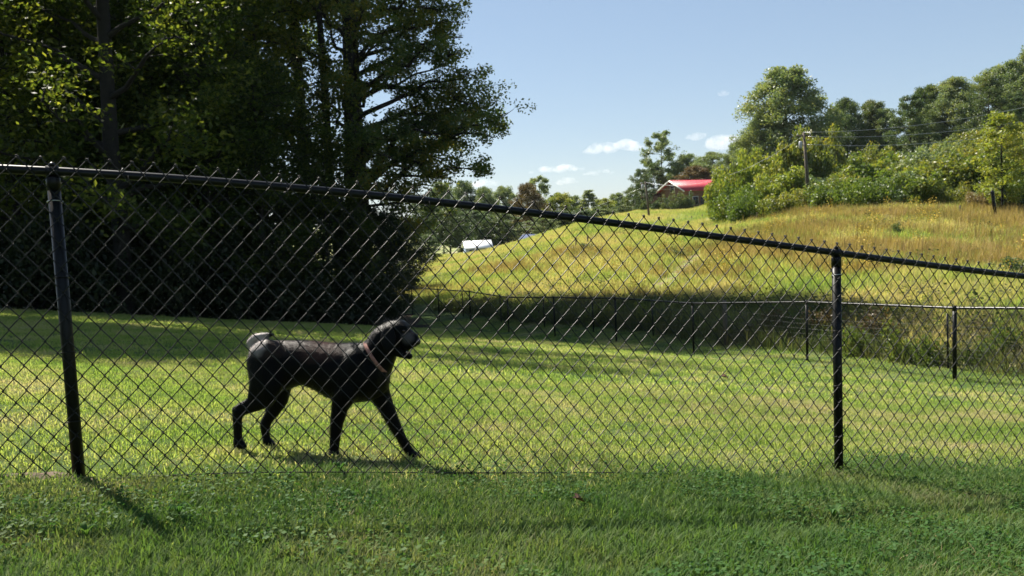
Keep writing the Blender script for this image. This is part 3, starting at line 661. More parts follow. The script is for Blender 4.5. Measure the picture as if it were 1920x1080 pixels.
p, rs = scatter_area(103, 30000, 2.6, 10, .5, lambda x, y: ~front_side(x, y)); put('lawn_grass', tl, p, rs, .8, 1.4, 'short mown grass just behind the fence')
p, rs = scatter_area(104, 42000, 9, 34, 2, is_lawn); put('far_lawn_grass', tl2, p, rs, .8, 1.6, 'short mown grass over the far lawn')
p, rs = scatter_area(105, 5000, 2.5, 9, .5, lambda x, y: (np.sin(x * 1.3 + 2) * np.cos(y * 1.1 + .5) > .35)); put('dry_grass', td, p, rs, .7, 1.3, 'dry straw coloured grass patches on the lawn')
# meadow
tm = blade_tuft('meadow_tuft', 6, 34, .36, .10, .34, .016, 1.1, 'gr_meadow')
tw = leafy_tuft('ditch_weed', 8, 60, .5, .55, .10, 'gr_ditch'); tdt = blade_tuft('ditch_tuft', 9, 34, .3, .15, .55, .014, .9, 'gr_ditch'); tt = blade_tuft('tawny_tuft', 7, 30, .34, .3, .75, .018, .55, 'gr_tawny')
TA = P(1310, 470, 46)[:2]; TB = P(1230, 520, 36)[:2]
def off_track(x, y):
    d = TB - TA; t = np.clip(((x - TA[0]) * d[0] + (y - TA[1]) * d[1]) / (d @ d), 0, 1); return np.hypot(x - TA[0] - t * d[0], y - TA[1] - t * d[1]) > .45
def on_meadow(x, y): return off_track(x, y) & (beyond(x, y) > 2.2) & (y < 56 + np.clip(30 - x, 0, 30) * 1.2) & ~((y > wood_edge_y(x)) & (x < -1.0 - .26 * (y - 25)))
p, rs = scatter_area(106, 60000, 14, 90, 3, on_meadow, .66); put('meadow_grass', tm, p, rs, .7, 1.5, 'uncut green and yellow meadow grass on the slope')
def tawny(x, y):
    v = np.sin(x * .33 + 1.1) * np.cos(y * .21 + .4) + .5 * np.sin(x * .9 + y * .5)
    return on_meadow(x, y) & (y > 31) & (v + np.random.RandomState(4).normal(size=x.shape) * .5 > np.where((x > 12) & (y < 52), -.2, 1.0))
p, rs = scatter_area(111, 30000, 56, 150, 3, lambda x, y: (x > -.12 * y) & (x < .30 * y) & (y > 56), .45); put('knoll_grass', tm, p, rs, .7, 1.4, 'short pale grass on the knoll below the house')
p, rs = scatter_area(113, 2600, 17, 80, 2, lambda x, y: on_meadow(x, y) & (np.sin(x * .6 + 2 * np.sin(y * .3)) + np.cos(y * .45 + x * .2) > .25), .66); put('meadow_weeds', tw, p, rs, .35, 1.1, 'darker leafy weeds dotted over the meadow')
p, rs = scatter_area(107, 26000, 26, 60, 2, tawny, .66); put('tawny_grass', tt, p, rs, .6, 1.2, 'tall tawny grass on the upper meadow')
def ditch(x, y): return (beyond(x, y) > 1.15 + .35 * np.sin(x * 2 + y)) & (beyond(x, y) < 5.5)
p, rs = scatter_area(108, 16000, 12, 40, 2, ditch, .66); put('ditch_grass', tdt, p, rs, .4, 1.1, 'rank long grass in the ditch behind the far fence')
p, rs = scatter_area(110, 5000, 12, 40, 2, lambda x, y: ditch(x, y) & (np.sin(x * 1.7) * np.cos(y * 1.3) > -.2), .66); put('ditch_weeds', tw, p, rs, .4, .95, 'leafy weeds tangled in the ditch behind the far fence')
# goldenrod
rsf = np.random.RandomState(12); fb_ = MB()
fv = leaf_quads(rsf, np.stack([rsf.normal(size=40) * .10, rsf.normal(size=40) * .10, .65 + rsf.uniform(-.25, .2, 40)], 1), .055, 0, 0, .8)
gsrc = bpy.data.objects.new('goldenrod_head', mesh_np('goldenrod_head', fv[0], fv[1], M['flower']))
p, rs = scatter_area(109, 2200, 26, 56, 0, lambda x, y: on_meadow(x, y) & (x > 3) & (np.sin(x * .8 + 1) * np.cos(y * .5) + .5 * np.sin(x * 2.1 - y) > .55), .64)
put('goldenrod', gsrc, p, rs, .7, 1.3, 'yellow goldenrod flowers in the upper meadow')

# ------------------------------------------------------------------ near chain-link fence
AX, AY = FXA[0], FXA[1]; DX, DY = FXB[0] - FXA[0], FXB[1] - FXA[1]; SPAN = math.hypot(DX, DY); ux, uy = DX / SPAN, DY / SPAN
nxv = np.array([uy, -ux, 0.0])                                  # towards the camera
def f_at(s): return AX + ux * s, AY + uy * s
rail_px = [(-40, 315), (0, 317), (100, 322), (340, 334), (560, 353), (720, 370), (960, 395), (1160, 419), (1330, 441), (1567, 474), (1740, 497), (1920, 518)]
rs_s = []; rs_z = []
for (x, y) in rail_px:
    lo, hi = -2, 9                                              # find distance along the fence whose plane the pixel hits
    for _ in range(50):
        m_ = (lo + hi) / 2; X, Y = f_at(m_); q = P(x, y, Y)
        if q[0] > X: lo = m_
        else: hi = m_
    rs_s.append(m_); rs_z.append(P(x, y, f_at(m_)[1])[2])
cf = np.polyfit(rs_s, rs_z, 3)
def rail_z(s):
    s = np.asarray(s, float); lo, hi = rs_s[0], rs_s[-1]; d = np.polyder(cf); c = np.clip(s, lo, hi)
    return np.polyval(cf, c) + np.polyval(d, c) * (s - c)
fence = empty('chain_link_fence', (AX, AY, float(FXA[2])))
tag(fence, 'near black chain-link fence crossing the whole picture in front of the dog', 'fence')
S0, S1 = -3.2, 8.0; org = np.array([AX, AY, FXA[2]])
def fp(s, off=0., z=0.):                                        # local point on fence
    return np.array([ux * s, uy * s, float(rail_z(s)) + z - FXA[2]]) + nxv * off
mb = MB(); mb.tube([fp(s) for s in np.linspace(S0, S1, 60)], .0178, 14); mb.build('top_rail', M['vinyl'], fence)
mb = MB(); mb.tube([fp(s, .031, -1.235 + .006 * math.sin(s * 3)) for s in np.linspace(S0, S1, 90)], .0026, 6); mb.build('tension_wire', M['wire'], fence)
for s in (-SPAN * .82, 0, SPAN, SPAN * 2):
    gz = h1(AX + ux * s, AY + uy * s) - FXA[2]; top = float(rail_z(s)) - FXA[2]
    mb = MB(); mb.tube([(ux * s, uy * s, gz - .3), (ux * s, uy * s, gz + .5), (ux * s, uy * s, top - .03)], .0238, 18); po = mb.build('post', M['post'], fence)
    mb = MB(); c = np.array([ux * s, uy * s, top])
    mb.tube([c + [0, 0, -.075], c + [0, 0, -.03], c + [0, 0, -.02]], [.0262, .0262, .021], 18)
    d = np.array([ux, uy, 0]); mb.tube([c - d * .022, c + d * .022], .0225, 16)
    mb.tube([c + [0, 0, .02], c + [0, 0, .03], c + [0, 0, .036]], [.014, .012, .004], 10); mb.build('post_cap', M['post'], po)
    for k, dz in enumerate((-.12, -.42, -.72, -1.0)):
        mb = MB(); ang = np.linspace(0, 2 * math.pi, 15)[:-1]
        mb.tube([c + np.array([ux, uy, 0]) * math.cos(a) * .028 + nxv * (math.sin(a) * .028 + .002) + [0, 0, dz + .006 * math.sin(a)] for a in ang], .0022, 5, closed=True)
        mb.build('wire_tie', M['steel'] if k == 0 else M['wire'], po)
# fabric: every zigzag wire a part; two meshes (phases) per slope class
PCH = .0405; HV = .0478; NSEG = 27; RW = .0023; DEP = .0045
def strand_mesh(phase, slope, seed):
    rs = np.random.RandomState(seed); pts = []
    side = 1 if phase == 0 else -1                              # first node on the right (+) or left (-)
    def nd(k): return (1 if k % 2 == 0 else -1) * side
    z = 0.0; X = PCH / 2; r = .0032
    s0 = nd(0)                                                  # knuckle: the end folded over its neighbour
    for a in np.linspace(-2.3, .9, 7):
        pts.append((s0 * X - s0 * 0.0 + s0 * .0055 * math.sin(-a) * -1, DEP * (.9 if s0 > 0 else -.9) * math.cos(a * .5), .0075 * math.cos(a) - .002))
    for k in range(NSEG):
        a, b = nd(k), nd(k + 1)
        going_front = (a > 0)                                   # from right-top to left-bottom: the "/" part, in front
        dp = DEP if going_front else -DEP
        z0, z1 = -k * HV, -(k + 1) * HV
        j = rs.normal() * .0006
        pts.append((a * (X + r * .2), dp * .55, z0 - HV * .05)); pts.append((a * X * .80, dp, z0 - HV * .13 + j)); pts.append((b * X * .80, dp, z1 + HV * .13 + j)); pts.append((b * (X + r * .2), dp * .55, z1 + HV * .05))
        if k < NSEG - 1: pts.append((b * (X + r), 0, z1))
    sE = nd(NSEG); dE = DEP if nd(NSEG - 1) > 0 else -DEP
    pts += [(sE * (X + .004), dE * .2, -NSEG * HV - .004), (sE * (X + .003), -dE * .8, -NSEG * HV - .008), (sE * (X - .005), -dE, -NSEG * HV - .002), (sE * (X - .006), -dE * .8, -NSEG * HV + .010)]
    q = np.array(pts)
    L = np.stack([ux * q[:, 0] + nxv[0] * q[:, 1], uy * q[:, 0] + nxv[1] * q[:, 1], q[:, 2] + slope * q[:, 0]], 1)
    mb = MB(); mb.tube(L, RW, 5, cap=True); me = mb.mesh('wire_strand', M['wire']); me.materials.append(M['knuckle'])
    cc = np.empty(len(me.polygons) * 3, np.float32); me.polygons.foreach_get('center', cc); zz = cc.reshape(-1, 3)[:, 2]
    me.polygons.foreach_set('material_index', (zz > -.004).astype(np.int32)); return me
cache = {}
nst = int((S1 - S0 - .3) / PCH)
for i in range(nst):
    s = S0 + .15 + i * PCH; sl_ = float((rail_z(s + .1) - rail_z(s - .1)) / .2); key = (i % 2, round(sl_ / .006))
    if key not in cache: cache[key] = strand_mesh(i % 2, round(sl_ / .006) * .006, 7)
    o = link('wire', cache[key], fence); o.location = Vector(fp(s, .0325 + .002 * math.sin(s * 2.3), .049 + .0022 * math.sin(s * 5) + .0012 * math.sin(s * 37))); o.rotation_euler = (.003 * math.sin(s * 11), .0035 * math.sin(s * 7.3), .03 * math.sin(s * 3.1))
# ties round the rail
for s in np.arange(S0 + .4, S1, .61):
    mb = MB(); c = fp(s); ang = np.linspace(.2, 2 * math.pi - .2, 13)
    mb.tube([c + nxv * (.010 + .034 * math.cos(a + math.pi) * -1) + np.array([ux, uy, 0]) * (.004 * a) + np.array([0, 0, 1]) * .028 * math.sin(a) for a in ang] + [c + nxv * .048 + np.array([ux * .03, uy * .03, -.045])], .0019, 5)
    mb.build('wire_tie', M['wire'], fence)

# ------------------------------------------------------------------ far chain-link fence
far = empty('far_chain_link_fence', tuple(P(*FAR[0])))
tag(far, 'black chain-link fence with thin rail along the far side of the lawn', 'fence')
O = np.array(P(*FAR[0]))
tops = {}
stn = [(-6.2, None), (-2.9, None)]
pts_f = [np.array(P(x, y, Y)) for x, y, Y in FAR]
last = pts_f[-1]; first = pts_f[0]; d0 = np.array([*fdir, 0])
allp = [first - d0 * 7.0, first - d0 * 3.5] + pts_f + [last + d0 * 3.3 * k for k in range(1, 6)]
rail = []
for k, q in enumerate(allp):
    gz = h1(q[0], q[1]); ht = 1.22
    base = np.array([q[0], q[1], gz]); rail.append(base + [0, 0, ht])
    mb = MB(); r_ = .035 if k == 2 else .026
    mb.tube([base - O + [0, 0, -.2], base - O + [0, 0, ht * .5], base - O + [0, 0, ht - .02]], r_, 10); po = mb.build('post', M['post'], far)
    mb = MB(); mb.tube([base - O + [0, 0, ht - .05], base - O + [0, 0, ht + .03], base - O + [0, 0, ht + .045]], [r_ + .004, r_ + .004, .01], 10); mb.build('post_cap', M['post'], po)
rail = np.array(rail); mb = MB(); mb.tube(rail - O, .021, 8); mb.build('top_rail', M['vinyl'], far)
mb = MB(); cum = np.concatenate([[0], np.cumsum(np.linalg.norm(np.diff(rail[:, :2], axis=0), axis=1))]); tot = cum[-1]
def rp(s, dz):
    s = min(max(s, 0), tot); return np.array([np.interp(s, cum, rail[:, 0]), np.interp(s, cum, rail[:, 1]), np.interp(s, cum, rail[:, 2]) + dz]) - O
for i in range(int(tot / .082)):
    s = i * .082
    for sg in (1, -1):
        a = rp(s, .04); b = rp(s + sg * .041 * 26, -1.19); mb.tube([a, b], .0021, 3, cap=False)
tag(mb.build('chain_link_mesh', M['wire'], far), kind='stuff')

# ------------------------------------------------------------------ farm wire fence behind it
fw = empty('farm_wire_fence', (0, 0, 0)); tag(fw, 'farm wire fence on thin steel posts and one wooden post behind the far chain-link fence', 'fence')
fpts = []
for (px, ptop, pbase, Y, r_, nm) in [(1925, 592, 700, 13.8, .018, 'steel_post'), (1776, 588, 690, 15.4, .018, 'steel_post'), (1512, 583, 668, 18.9, .018, 'steel_post'), (1358, 563, 650, 20.9, .055, 'wooden_post'), (1222, 568, 640, 23.4, .02, 'steel_post'),
                                     (1110, 560, 628, 26.0, .02, 'steel_post'), (1018, 556, 622, 28.9, .022, 'steel_post'), (937, 552, 616, 32, .022, 'steel_post'), (866, 548, 610, 35.5, .024, 'steel_post')]:
    a = np.array(P(px, ptop, Y)); gz = h1(a[0], a[1]); fpts.append((a, gz))
    mb = MB(); mb.tube([(a[0] + .02, a[1], gz - .3), (a[0] + .01, a[1], (gz + a[2]) / 2), a], r_, 9); mb.build(nm, M['wood'] if 'wood' in nm else M['post'], fw)
mb = MB()
for k in range(6):
    mb.tube([np.array([a[0], a[1], gz + .12 + k * (a[2] - gz - .2) / 6]) for a, gz in fpts], 4 and .0020, 4)
M['dullwire'] = solid('dull_fence_wire', (.10, .10, .10), .6)
tag(mb.build('wire', M['dullwire'], fw), kind='stuff')

# posts along the top of the meadow and by the house
def small_post(px, ptop, pbase, r_, lab, mat='wood', grp='posts of the old fence at the top of the meadow', Y0=40, lean=None):
    Y = Y0; q = P(px, pbase, Y)
    a = np.array(P(px if lean is None else lean, ptop, Y)); b = np.array([P(px, pbase, Y)[0], Y, h1(P(px, pbase, Y)[0], Y)])
    mb = MB(); mb.tube([np.array([0, 0, -.3]), (a - b) * .5, (a - b) * .97, a - b], [r_, r_, r_ * .96, r_ * .6], 9)
    o = mb.build('fence_post', M[mat]); o.location = Vector(b); tag(o, lab, 'post', grp)
small_post(1868, 357, 410, .09, 'thick dark leaning wooden post under the golden tree', 'post', None, 47, lean=1860)
for px, t, b, Y, lab in [(1738, 388, 408, 50, 'thin pale post on the meadow top left of the pale tan bush'), (1668, 390, 410, 51, 'thin pale post on the meadow top below the broad green bush'),
                      (1800, 385, 405, 49, 'thin pale post on the meadow top just left of the thick leaning post'), (1600, 392, 412, 52, 'thin pale post on the meadow top right of the utility pole'),
                      (1420, 398, 418, 60, 'dark post at the meadow edge below the yellow-green bushes'), (1392, 402, 420, 62, 'thin slanting post at the left end of the meadow bushes'),
                      (1338, 400, 420, 78, 'rightmost small post on the grass below the house'), (1317, 402, 424, 80, 'second small post from the right on the grass below the house'),
                      (1297, 405, 426, 82, 'third small post from the right on the grass below the house'), (1274, 408, 428, 84, 'leftmost small post on the grass below the house'),
                      (1080, 446, 470, 62, 'small brown post on the meadow under the rail'), (1102, 442, 464, 64, 'second small brown post on the meadow under the rail')]:
    small_post(px, t, b, .045 if Y < 56 else .06, lab, 'palebark' if Y < 55 else 'wood', Y0=Y)

# ------------------------------------------------------------------ utility poles and lines
M['greymetal'] = solid('grey_paint', (.35, .36, .38), .5)
def upole(px, ptop, Y, r_, lab, lean=0, lamp=False, ct=True):
    a = np.array(P(px, ptop, Y)); b = np.array([a[0] + lean, Y, h1(a[0] + lean, Y)]); o = empty('utility_pole', tuple(b)); tag(o, lab, 'utility pole', 'utility poles')
    v = a - b; mb = MB(); mb.tube([[0, 0, -.4], v * .5, v], [r_, r_ * .85, r_ * .65], 10); mb.build('pole', M['wood'], o)
    if lamp:
        mb = MB(); mb.tube([v * .82 + [-.15, -.1, 0], v * .82 + [-.3, -.2, .25], v * .82 + [-.55, -.3, .3]], .03, 6); mb.build('bracket', M['steel'], o)
        mb = MB(); c = v * .82 + [-.42, -.28, .05]; mb.tube([c + [0, 0, -.28], c + [0, 0, -.22], c + [0, 0, .22], c + [0, 0, .28]], [.07, .13, .13, .07], 12); mb.build('transformer', M['greymetal'], o)
    mb = MB(); mb.box(v - [0, 0, .25], (1.1, .09, .11)); x = mb.build('crossarm', M['wood'], o, False)
    for dx in (-.48, 0, .48):
        mb = MB(); c = v + [dx, 0, -.19]; mb.tube([c, c + [0, 0, .05], c + [0, 0, .1]], [.03, .045, .02], 8); mb.build('insulator', M['white'], x)
    return a
M['white'] = solid('white_paint', (.72, .73, .74), .5, nscale=4, var=.08)
a1 = upole(1507, 248, 66, .15, 'dark leaning utility pole with pale transformer in the hillside bushes', .35, True)
a2 = upole(1210, 340, 90, .13, 'utility pole on the field crest left of the red-roofed house', .3, True)
def line(p, q, sag, lab, r_=.014):
    t = np.linspace(0, 1, 22)[:, None]; c = p * (1 - t) + q * t; c[:, 2] -= sag * 4 * (t * (1 - t))[:, 0]
    mb = MB(); mb.tube(c - p, r_, 4); o = mb.build('power_line', M['steel']); o.location = Vector(p); tag(o, lab, 'power line', 'overhead power lines')
for k, (dz, ye, lab) in enumerate([(0, 178, 'highest overhead line from the hillside pole to the upper right edge'), (-.3, 212, 'second overhead line from the hillside pole to the right edge'), (-.9, 236, 'lowest overhead line from the hillside pole to the right edge')]):
    line(a1 + [0, 0, dz], np.array(P(2100, ye - 22, 58)), .8, lab)
line(a1 + [0, 0, -.25], a2 + [0, 0, -.1], 1.6, 'overhead line from the hillside pole down to the pole by the house')
line(a2 + [0, 0, -.7], np.array(P(1290, 346, 150)), .4, 'short overhead line from the pole to the red-roofed house')
line(a2 + [0, 0, -.5], np.array(P(820, 420, 190)), 3, 'overhead line from the pole down into the valley trees')

# ------------------------------------------------------------------ house with the red roof
M['redroof'] = solid('red_metal_roof', (.42, .028, .048), .55, nscale=.8, var=.12)
M['brick'] = solid('brown_brick', (.20, .11, .075), .9, nscale=5, var=.3, bump=.3)
M['glass'] = solid('window_glass', (.02, .025, .03), .08)
M['trim'] = solid('white_trim', (.75, .74, .70), .6)
M['concrete'] = solid('concrete', (.35, .34, .32), .9, nscale=3, var=.15)
M['darkwall'] = solid('dark_siding', (.05, .05, .06), .8)
def house():
    c = np.array(P(1262, 393, 150)); gz = min(h1(c[0], 150), c[2]); o = empty('red_roofed_house', (c[0], c[1], gz)); o.rotation_euler = (0, 0, math.radians(29))
    tag(o, 'brown brick house with bright red metal roof and white gable trim on the hill', 'house')
    # local x: along the ridge (to the right/back), y: depth; gable end faces -x
    W, L, E, Rg = 7.6, 12.0, 3.3, 5.0
    mb = MB(); hw = W / 2 - .5
    V = [(0, -hw, -1), (0, hw, -1), (0, hw, E), (0, 0, Rg - .35), (0, -hw, E), (L, -hw, -1), (L, hw, -1), (L, hw, E), (L, 0, Rg - .35), (L, -hw, E)]
    mb.add(V, [[0, 5, 9, 4], [1, 2, 7, 6], [0, 4, 2, 1], [5, 6, 7, 9]], [[4, 3, 2], [9, 7, 8]]); wl = mb.build('wall', M['brick'], o, False)
    for side in (-1, 1):
        mb = MB(); e = np.array([0, side * (W / 2 + .1), E - .25]); t = np.array([0, 0, Rg]); n = np.array([0, side * (Rg - E), W / 2]); n /= np.linalg.norm(n); n *= .09
        A = [(-.7, *e[1:]), (L + .6, *e[1:]), (L + .6, *t[1:]), (-.7, *t[1:])]; A = np.array(A, float); mb.add(np.vstack([A, A + n]), [[0, 1, 2, 3], [4, 7, 6, 5], [0, 4, 5, 1], [1, 5, 6, 2], [2, 6, 7, 3], [3, 7, 4, 0]])
        rf = mb.build('roof', M['redroof'], o, False)
        sm = MB()
        for x in np.arange(-.5, L + .5, .6):
            a = np.array([x, *e[1:]]) + n * 1.25; b = np.array([x, *t[1:]]) + n * 1.25; sm.tube([a, b], .03, 4)
        sm.build('standing_seam', M['redroof'], rf)
        mb = MB(); a = np.array([-.73, *e[1:]]); b = np.array([-.73, *t[1:]]); mb.tube([a + [0, 0, -.04], b + [0, 0, -.04]], .13, 4); mb.build('gable_trim', M['trim'], o)
    mb = MB(); mb.tube([(-.5, 0, Rg + .09), (L + .5, 0, Rg + .09)], .09, 6); mb.build('ridge_cap', M['redroof'], o)
    for (y, z, w, h) in ((0, E + .2, .9, 1.0), (-1.6, 1.3, .9, 1.3), (1.6, 1.3, .9, 1.3)):
        mb = MB(); mb.box((-.03, y, z), (.1, w + .2, h + .2)); w_ = mb.build('window', M['trim'], o, False); mb = MB(); mb.box((-.09, y, z), (.04, w, h)); mb.build('pane', M['glass'], w_, False)
    for x in (2.2, 5.2, 8.6):
        mb = MB(); mb.box((x, -hw - .03, 1.4), (1.3, .1, 1.5)); w_ = mb.build('window', M['trim'], o, False); mb = MB(); mb.box((x, -hw - .09, 1.4), (1.1, .04, 1.3)); mb.build('pane', M['glass'], w_, False)
    mb = MB(); mb.box((3.9, -hw - .04, .95), (1.0, .1, 2.1)); d = mb.build('door', M['darkwall'], o, False)
    # lower wing to the left
    mb = MB(); mb.box((1.5, hw + 2.2, .8), (4.0, 4.3, 3.6)); mb.build('side_wing', M['brick'], o, False)
    mb = MB(); A = np.array([(-.9, hw - .2, 3.3), (4, hw - .2, 3.3), (4, hw + 5, 2.25), (-.9, hw + 5, 2.25)], float); mb.add(np.vstack([A, A + [0, 0, .1]]), [[3, 2, 1, 0], [4, 5, 6, 7], [0, 1, 5, 4], [1, 2, 6, 5], [2, 3, 7, 6], [3, 0, 4, 7]])
    mb.build('side_roof', M['redroof'], o, False)
    for x in (.5, 4, 7.5): mb = MB(); mb.tube([(x, -W / 2 - .0, -1), (x, -W / 2, E - .3)], .07, 8); mb.build('porch_post', M['trim'], o)
    mb = MB(); mb.box((L / 2, -W / 2 - .1, -.45), (L, 1.6, 1.1)); mb.build('porch', M['concrete'], o, False)
house()
M['shedroof'] = solid('white_metal_roof', (.78, .79, .80), .4, nscale=3, var=.05)
M['shedwall'] = solid('blue_grey_siding', (.30, .38, .55), .7, nscale=3, var=.1)
def shed(px0, px1, pyr, pyb, Y, rz, lab, roofm, wallm, nm):
    a = np.array(P((px0 + px1) / 2, pyr, Y)); L = (px1 - px0) / FPX * Y / math.cos(rz); b = np.array(P((px0 + px1) / 2, pyb, Y)); gz = b[2]; h = a[2] - gz
    o = empty(nm, (a[0], a[1], gz)); o.rotation_euler = (0, 0, rz); tag(o, lab, 'shed'); W = 4.5; E = h * .62
    mb = MB(); l = L / 2; w = W / 2
    mb.add([(-l, -w, -2.5), (l, -w, -2.5), (l, w, -2.5), (-l, w, -2.5), (-l, -w, E), (l, -w, E), (l, w, E), (-l, w, E), (-l, 0, h * .97), (l, 0, h * .97)], [[0, 1, 5, 4], [1, 2, 6, 5], [2, 3, 7, 6], [3, 0, 4, 7]], [[4, 8, 7], [5, 6, 9]])
    wl = mb.build('wall', M[wallm], o, False)
    for s_ in (-1, 1):
        mb = MB(); A = np.array([(-l - .25, s_ * (w + .3), E - .15), (l + .25, s_ * (w + .3), E - .15), (l + .25, 0, h), (-l - .25, 0, h)], float)
        mb.add(np.vstack([A, A + [0, 0, .08]]), [[0, 1, 2, 3], [4, 7, 6, 5], [0, 4, 5, 1], [1, 5, 6, 2], [2, 6, 7, 3], [3, 7, 4, 0]]); mb.build('roof', M[roofm], o, False)
    for x in (-l * .5, l * .45):
        mb = MB(); mb.box((x, -w - .03, E * .5), (.9, .08, E * .45)); mb.build('window', M['glass'], o, False)
shed(871, 917, 452, 480, 110, math.radians(8), 'low white-roofed blue-walled shed among the far trees', 'shedroof', 'shedwall', 'white_shed')
M['greyroof'] = solid('grey_metal_roof', (.07, .09, .16), .9, spec=.1)
shed(984, 1006, 440, 462, 122, math.radians(-20), 'small building with grey-blue roof behind the field crest', 'greyroof', 'shedwall', 'grey_roofed_shed')

# ------------------------------------------------------------------ worn track, leaves
rs = np.random.RandomState(55)
M['soil'] = solid('bare_soil', (.17, .125, .08), .95, nscale=18, var=.35, bump=.8)
M['darksoil'] = solid('brown_soil', (.085, .058, .036), .95, nscale=22, var=.45, bump=.8)
M['dead'] = solid('dead_leaf', (.15, .075, .035), .7, nscale=30, var=.3)
def soil_patch(x, y, rx, ry, seed, nm, kind='structure'):
    rs = np.random.RandomState(seed); n = 40; A = np.linspace(0, 2 * math.pi, n, endpoint=False); rr = 1 + .28 * np.sin(A * 3 + seed) + .14 * np.sin(A * 7 + 1) + rs.normal(size=n) * .06
    V = [(x, y, 0)]; 
    for f_ in (.5, 1.0):
        for a, r in zip(A, rr): V.append((x + math.cos(a) * r * rx * f_, y + math.sin(a) * r * ry * f_, 0))
    V = np.array(V); V[:, 2] = H(V[:, 0], V[:, 1]) + .010 + rs.uniform(0, .006, len(V)); V[-n:, 2] -= .016
    F3 = [[0, 1 + i, 1 + (i + 1) % n] for i in range(n)]; F4 = [[1 + i, 1 + n + i, 1 + n + (i + 1) % n, 1 + (i + 1) % n] for i in range(n)]
    tag(link(nm, mesh_np(nm, V, [np.array(F4), np.array(F3)], M['darksoil' if nm == 'bare_ground' else 'soil'], True)), kind=kind)
for k_ in range(7):
    c_ = TA + (TB - TA) * k_ / 6; soil_patch(c_[0], c_[1], 1.0, .42, 10 + k_, 'dirt_track')
q = P(110, 893, 3.36); soil_patch(q[0], q[1], .22, .07, 3, 'bare_ground')
q = P(1660, 893, 4.62); soil_patch(q[0], q[1], .16, .05, 4, 'bare_ground')
def fallen_leaf(px, py, size, lab):
    lo, hi = 1.5, 30
    for _ in range(40):
        m_ = (lo + hi) / 2; q = P(px, py, m_)
        if q[2] > h1(q[0], q[1]): lo = m_
        else: hi = m_
    V = []; n = 14
    for k in range(n):
        a = k / n * 2 * math.pi; r = size * (.55 + .45 * abs(math.cos(a * 2.5))); V.append((math.cos(a) * r, math.sin(a) * r * .7, .25 * r * math.sin(a * 2) + .02))
    V.append((0, 0, 0.01)); V = np.array(V); F3 = [[i, (i + 1) % n, n] for i in range(n)]
    o = link('fallen_leaf', mesh_np('fallen_leaf', V, [np.array(F3)], M['dead'])); o.location = Vector((q[0], q[1], q[2] + .035)); o.rotation_euler = (.5, .3, px); tag(o, lab, 'leaf', 'fallen leaves on the grass')
fallen_leaf(1082, 957, .04, 'rust brown fallen leaf in the grass in front of the fence')
fallen_leaf(1358, 713, .10, 'brown fallen leaf far out on the lawn behind the fence')
fallen_leaf(1250, 585, .12, 'brown leaf lying in the shade by the far fence')

def on_ground(px, py):
    lo, hi = 1.5, 30
    for _ in range(40):
        m_ = (lo + hi) / 2; q = P(px, py, m_)
        if q[2] > h1(q[0], q[1]): lo = m_
        else: hi = m_
    return q
def broad_weed(px, py, r, lab, seed):
    rs = np.random.RandomState(seed); q = on_ground(px, py); o = empty('broadleaf_weed', (q[0], q[1], q[2])); tag(o, lab, 'weed', 'broad-leaved weeds in the near grass')
    n = 9; 
    for k in range(n):
        a = k * 2.4; L = r * rs.uniform(.6, 1); d = np.array([math.cos(a), math.sin(a), 0]); sd = np.array([-d[1], d[0], 0]) * L * .22; t = np.linspace(0, 1, 6); w = np.sin(t * math.pi * .92 + .12) ** .8
        mid = np.outer(t, d * L) + np.outer(.035 + .045 * np.sin(t * 2.4) * L / r, [0, 0, 1]); A = mid + np.outer(w, sd) + [0, 0, .004]; B = mid - np.outer(w, sd) + [0, 0, .004]
        mb = MB(); mb.quadstrip(A, mid); mb.quadstrip(mid, B); mb.build('leaf', M['gr_clover'], o)
for k, (px, py, r, lab) in enumerate([(1563, 985, .055, 'small broad-leaved weed in the near grass below the right-hand post'), (165, 1030, .045, 'small broad-leaved weed in the near grass at the lower left'),
        (338, 985, .045, 'small broad-leaved weed beside the shadow of the left post'), (640, 900, .04, 'small broad-leaved weed in the near grass below the dog')]): broad_weed(px, py, r, lab, k)

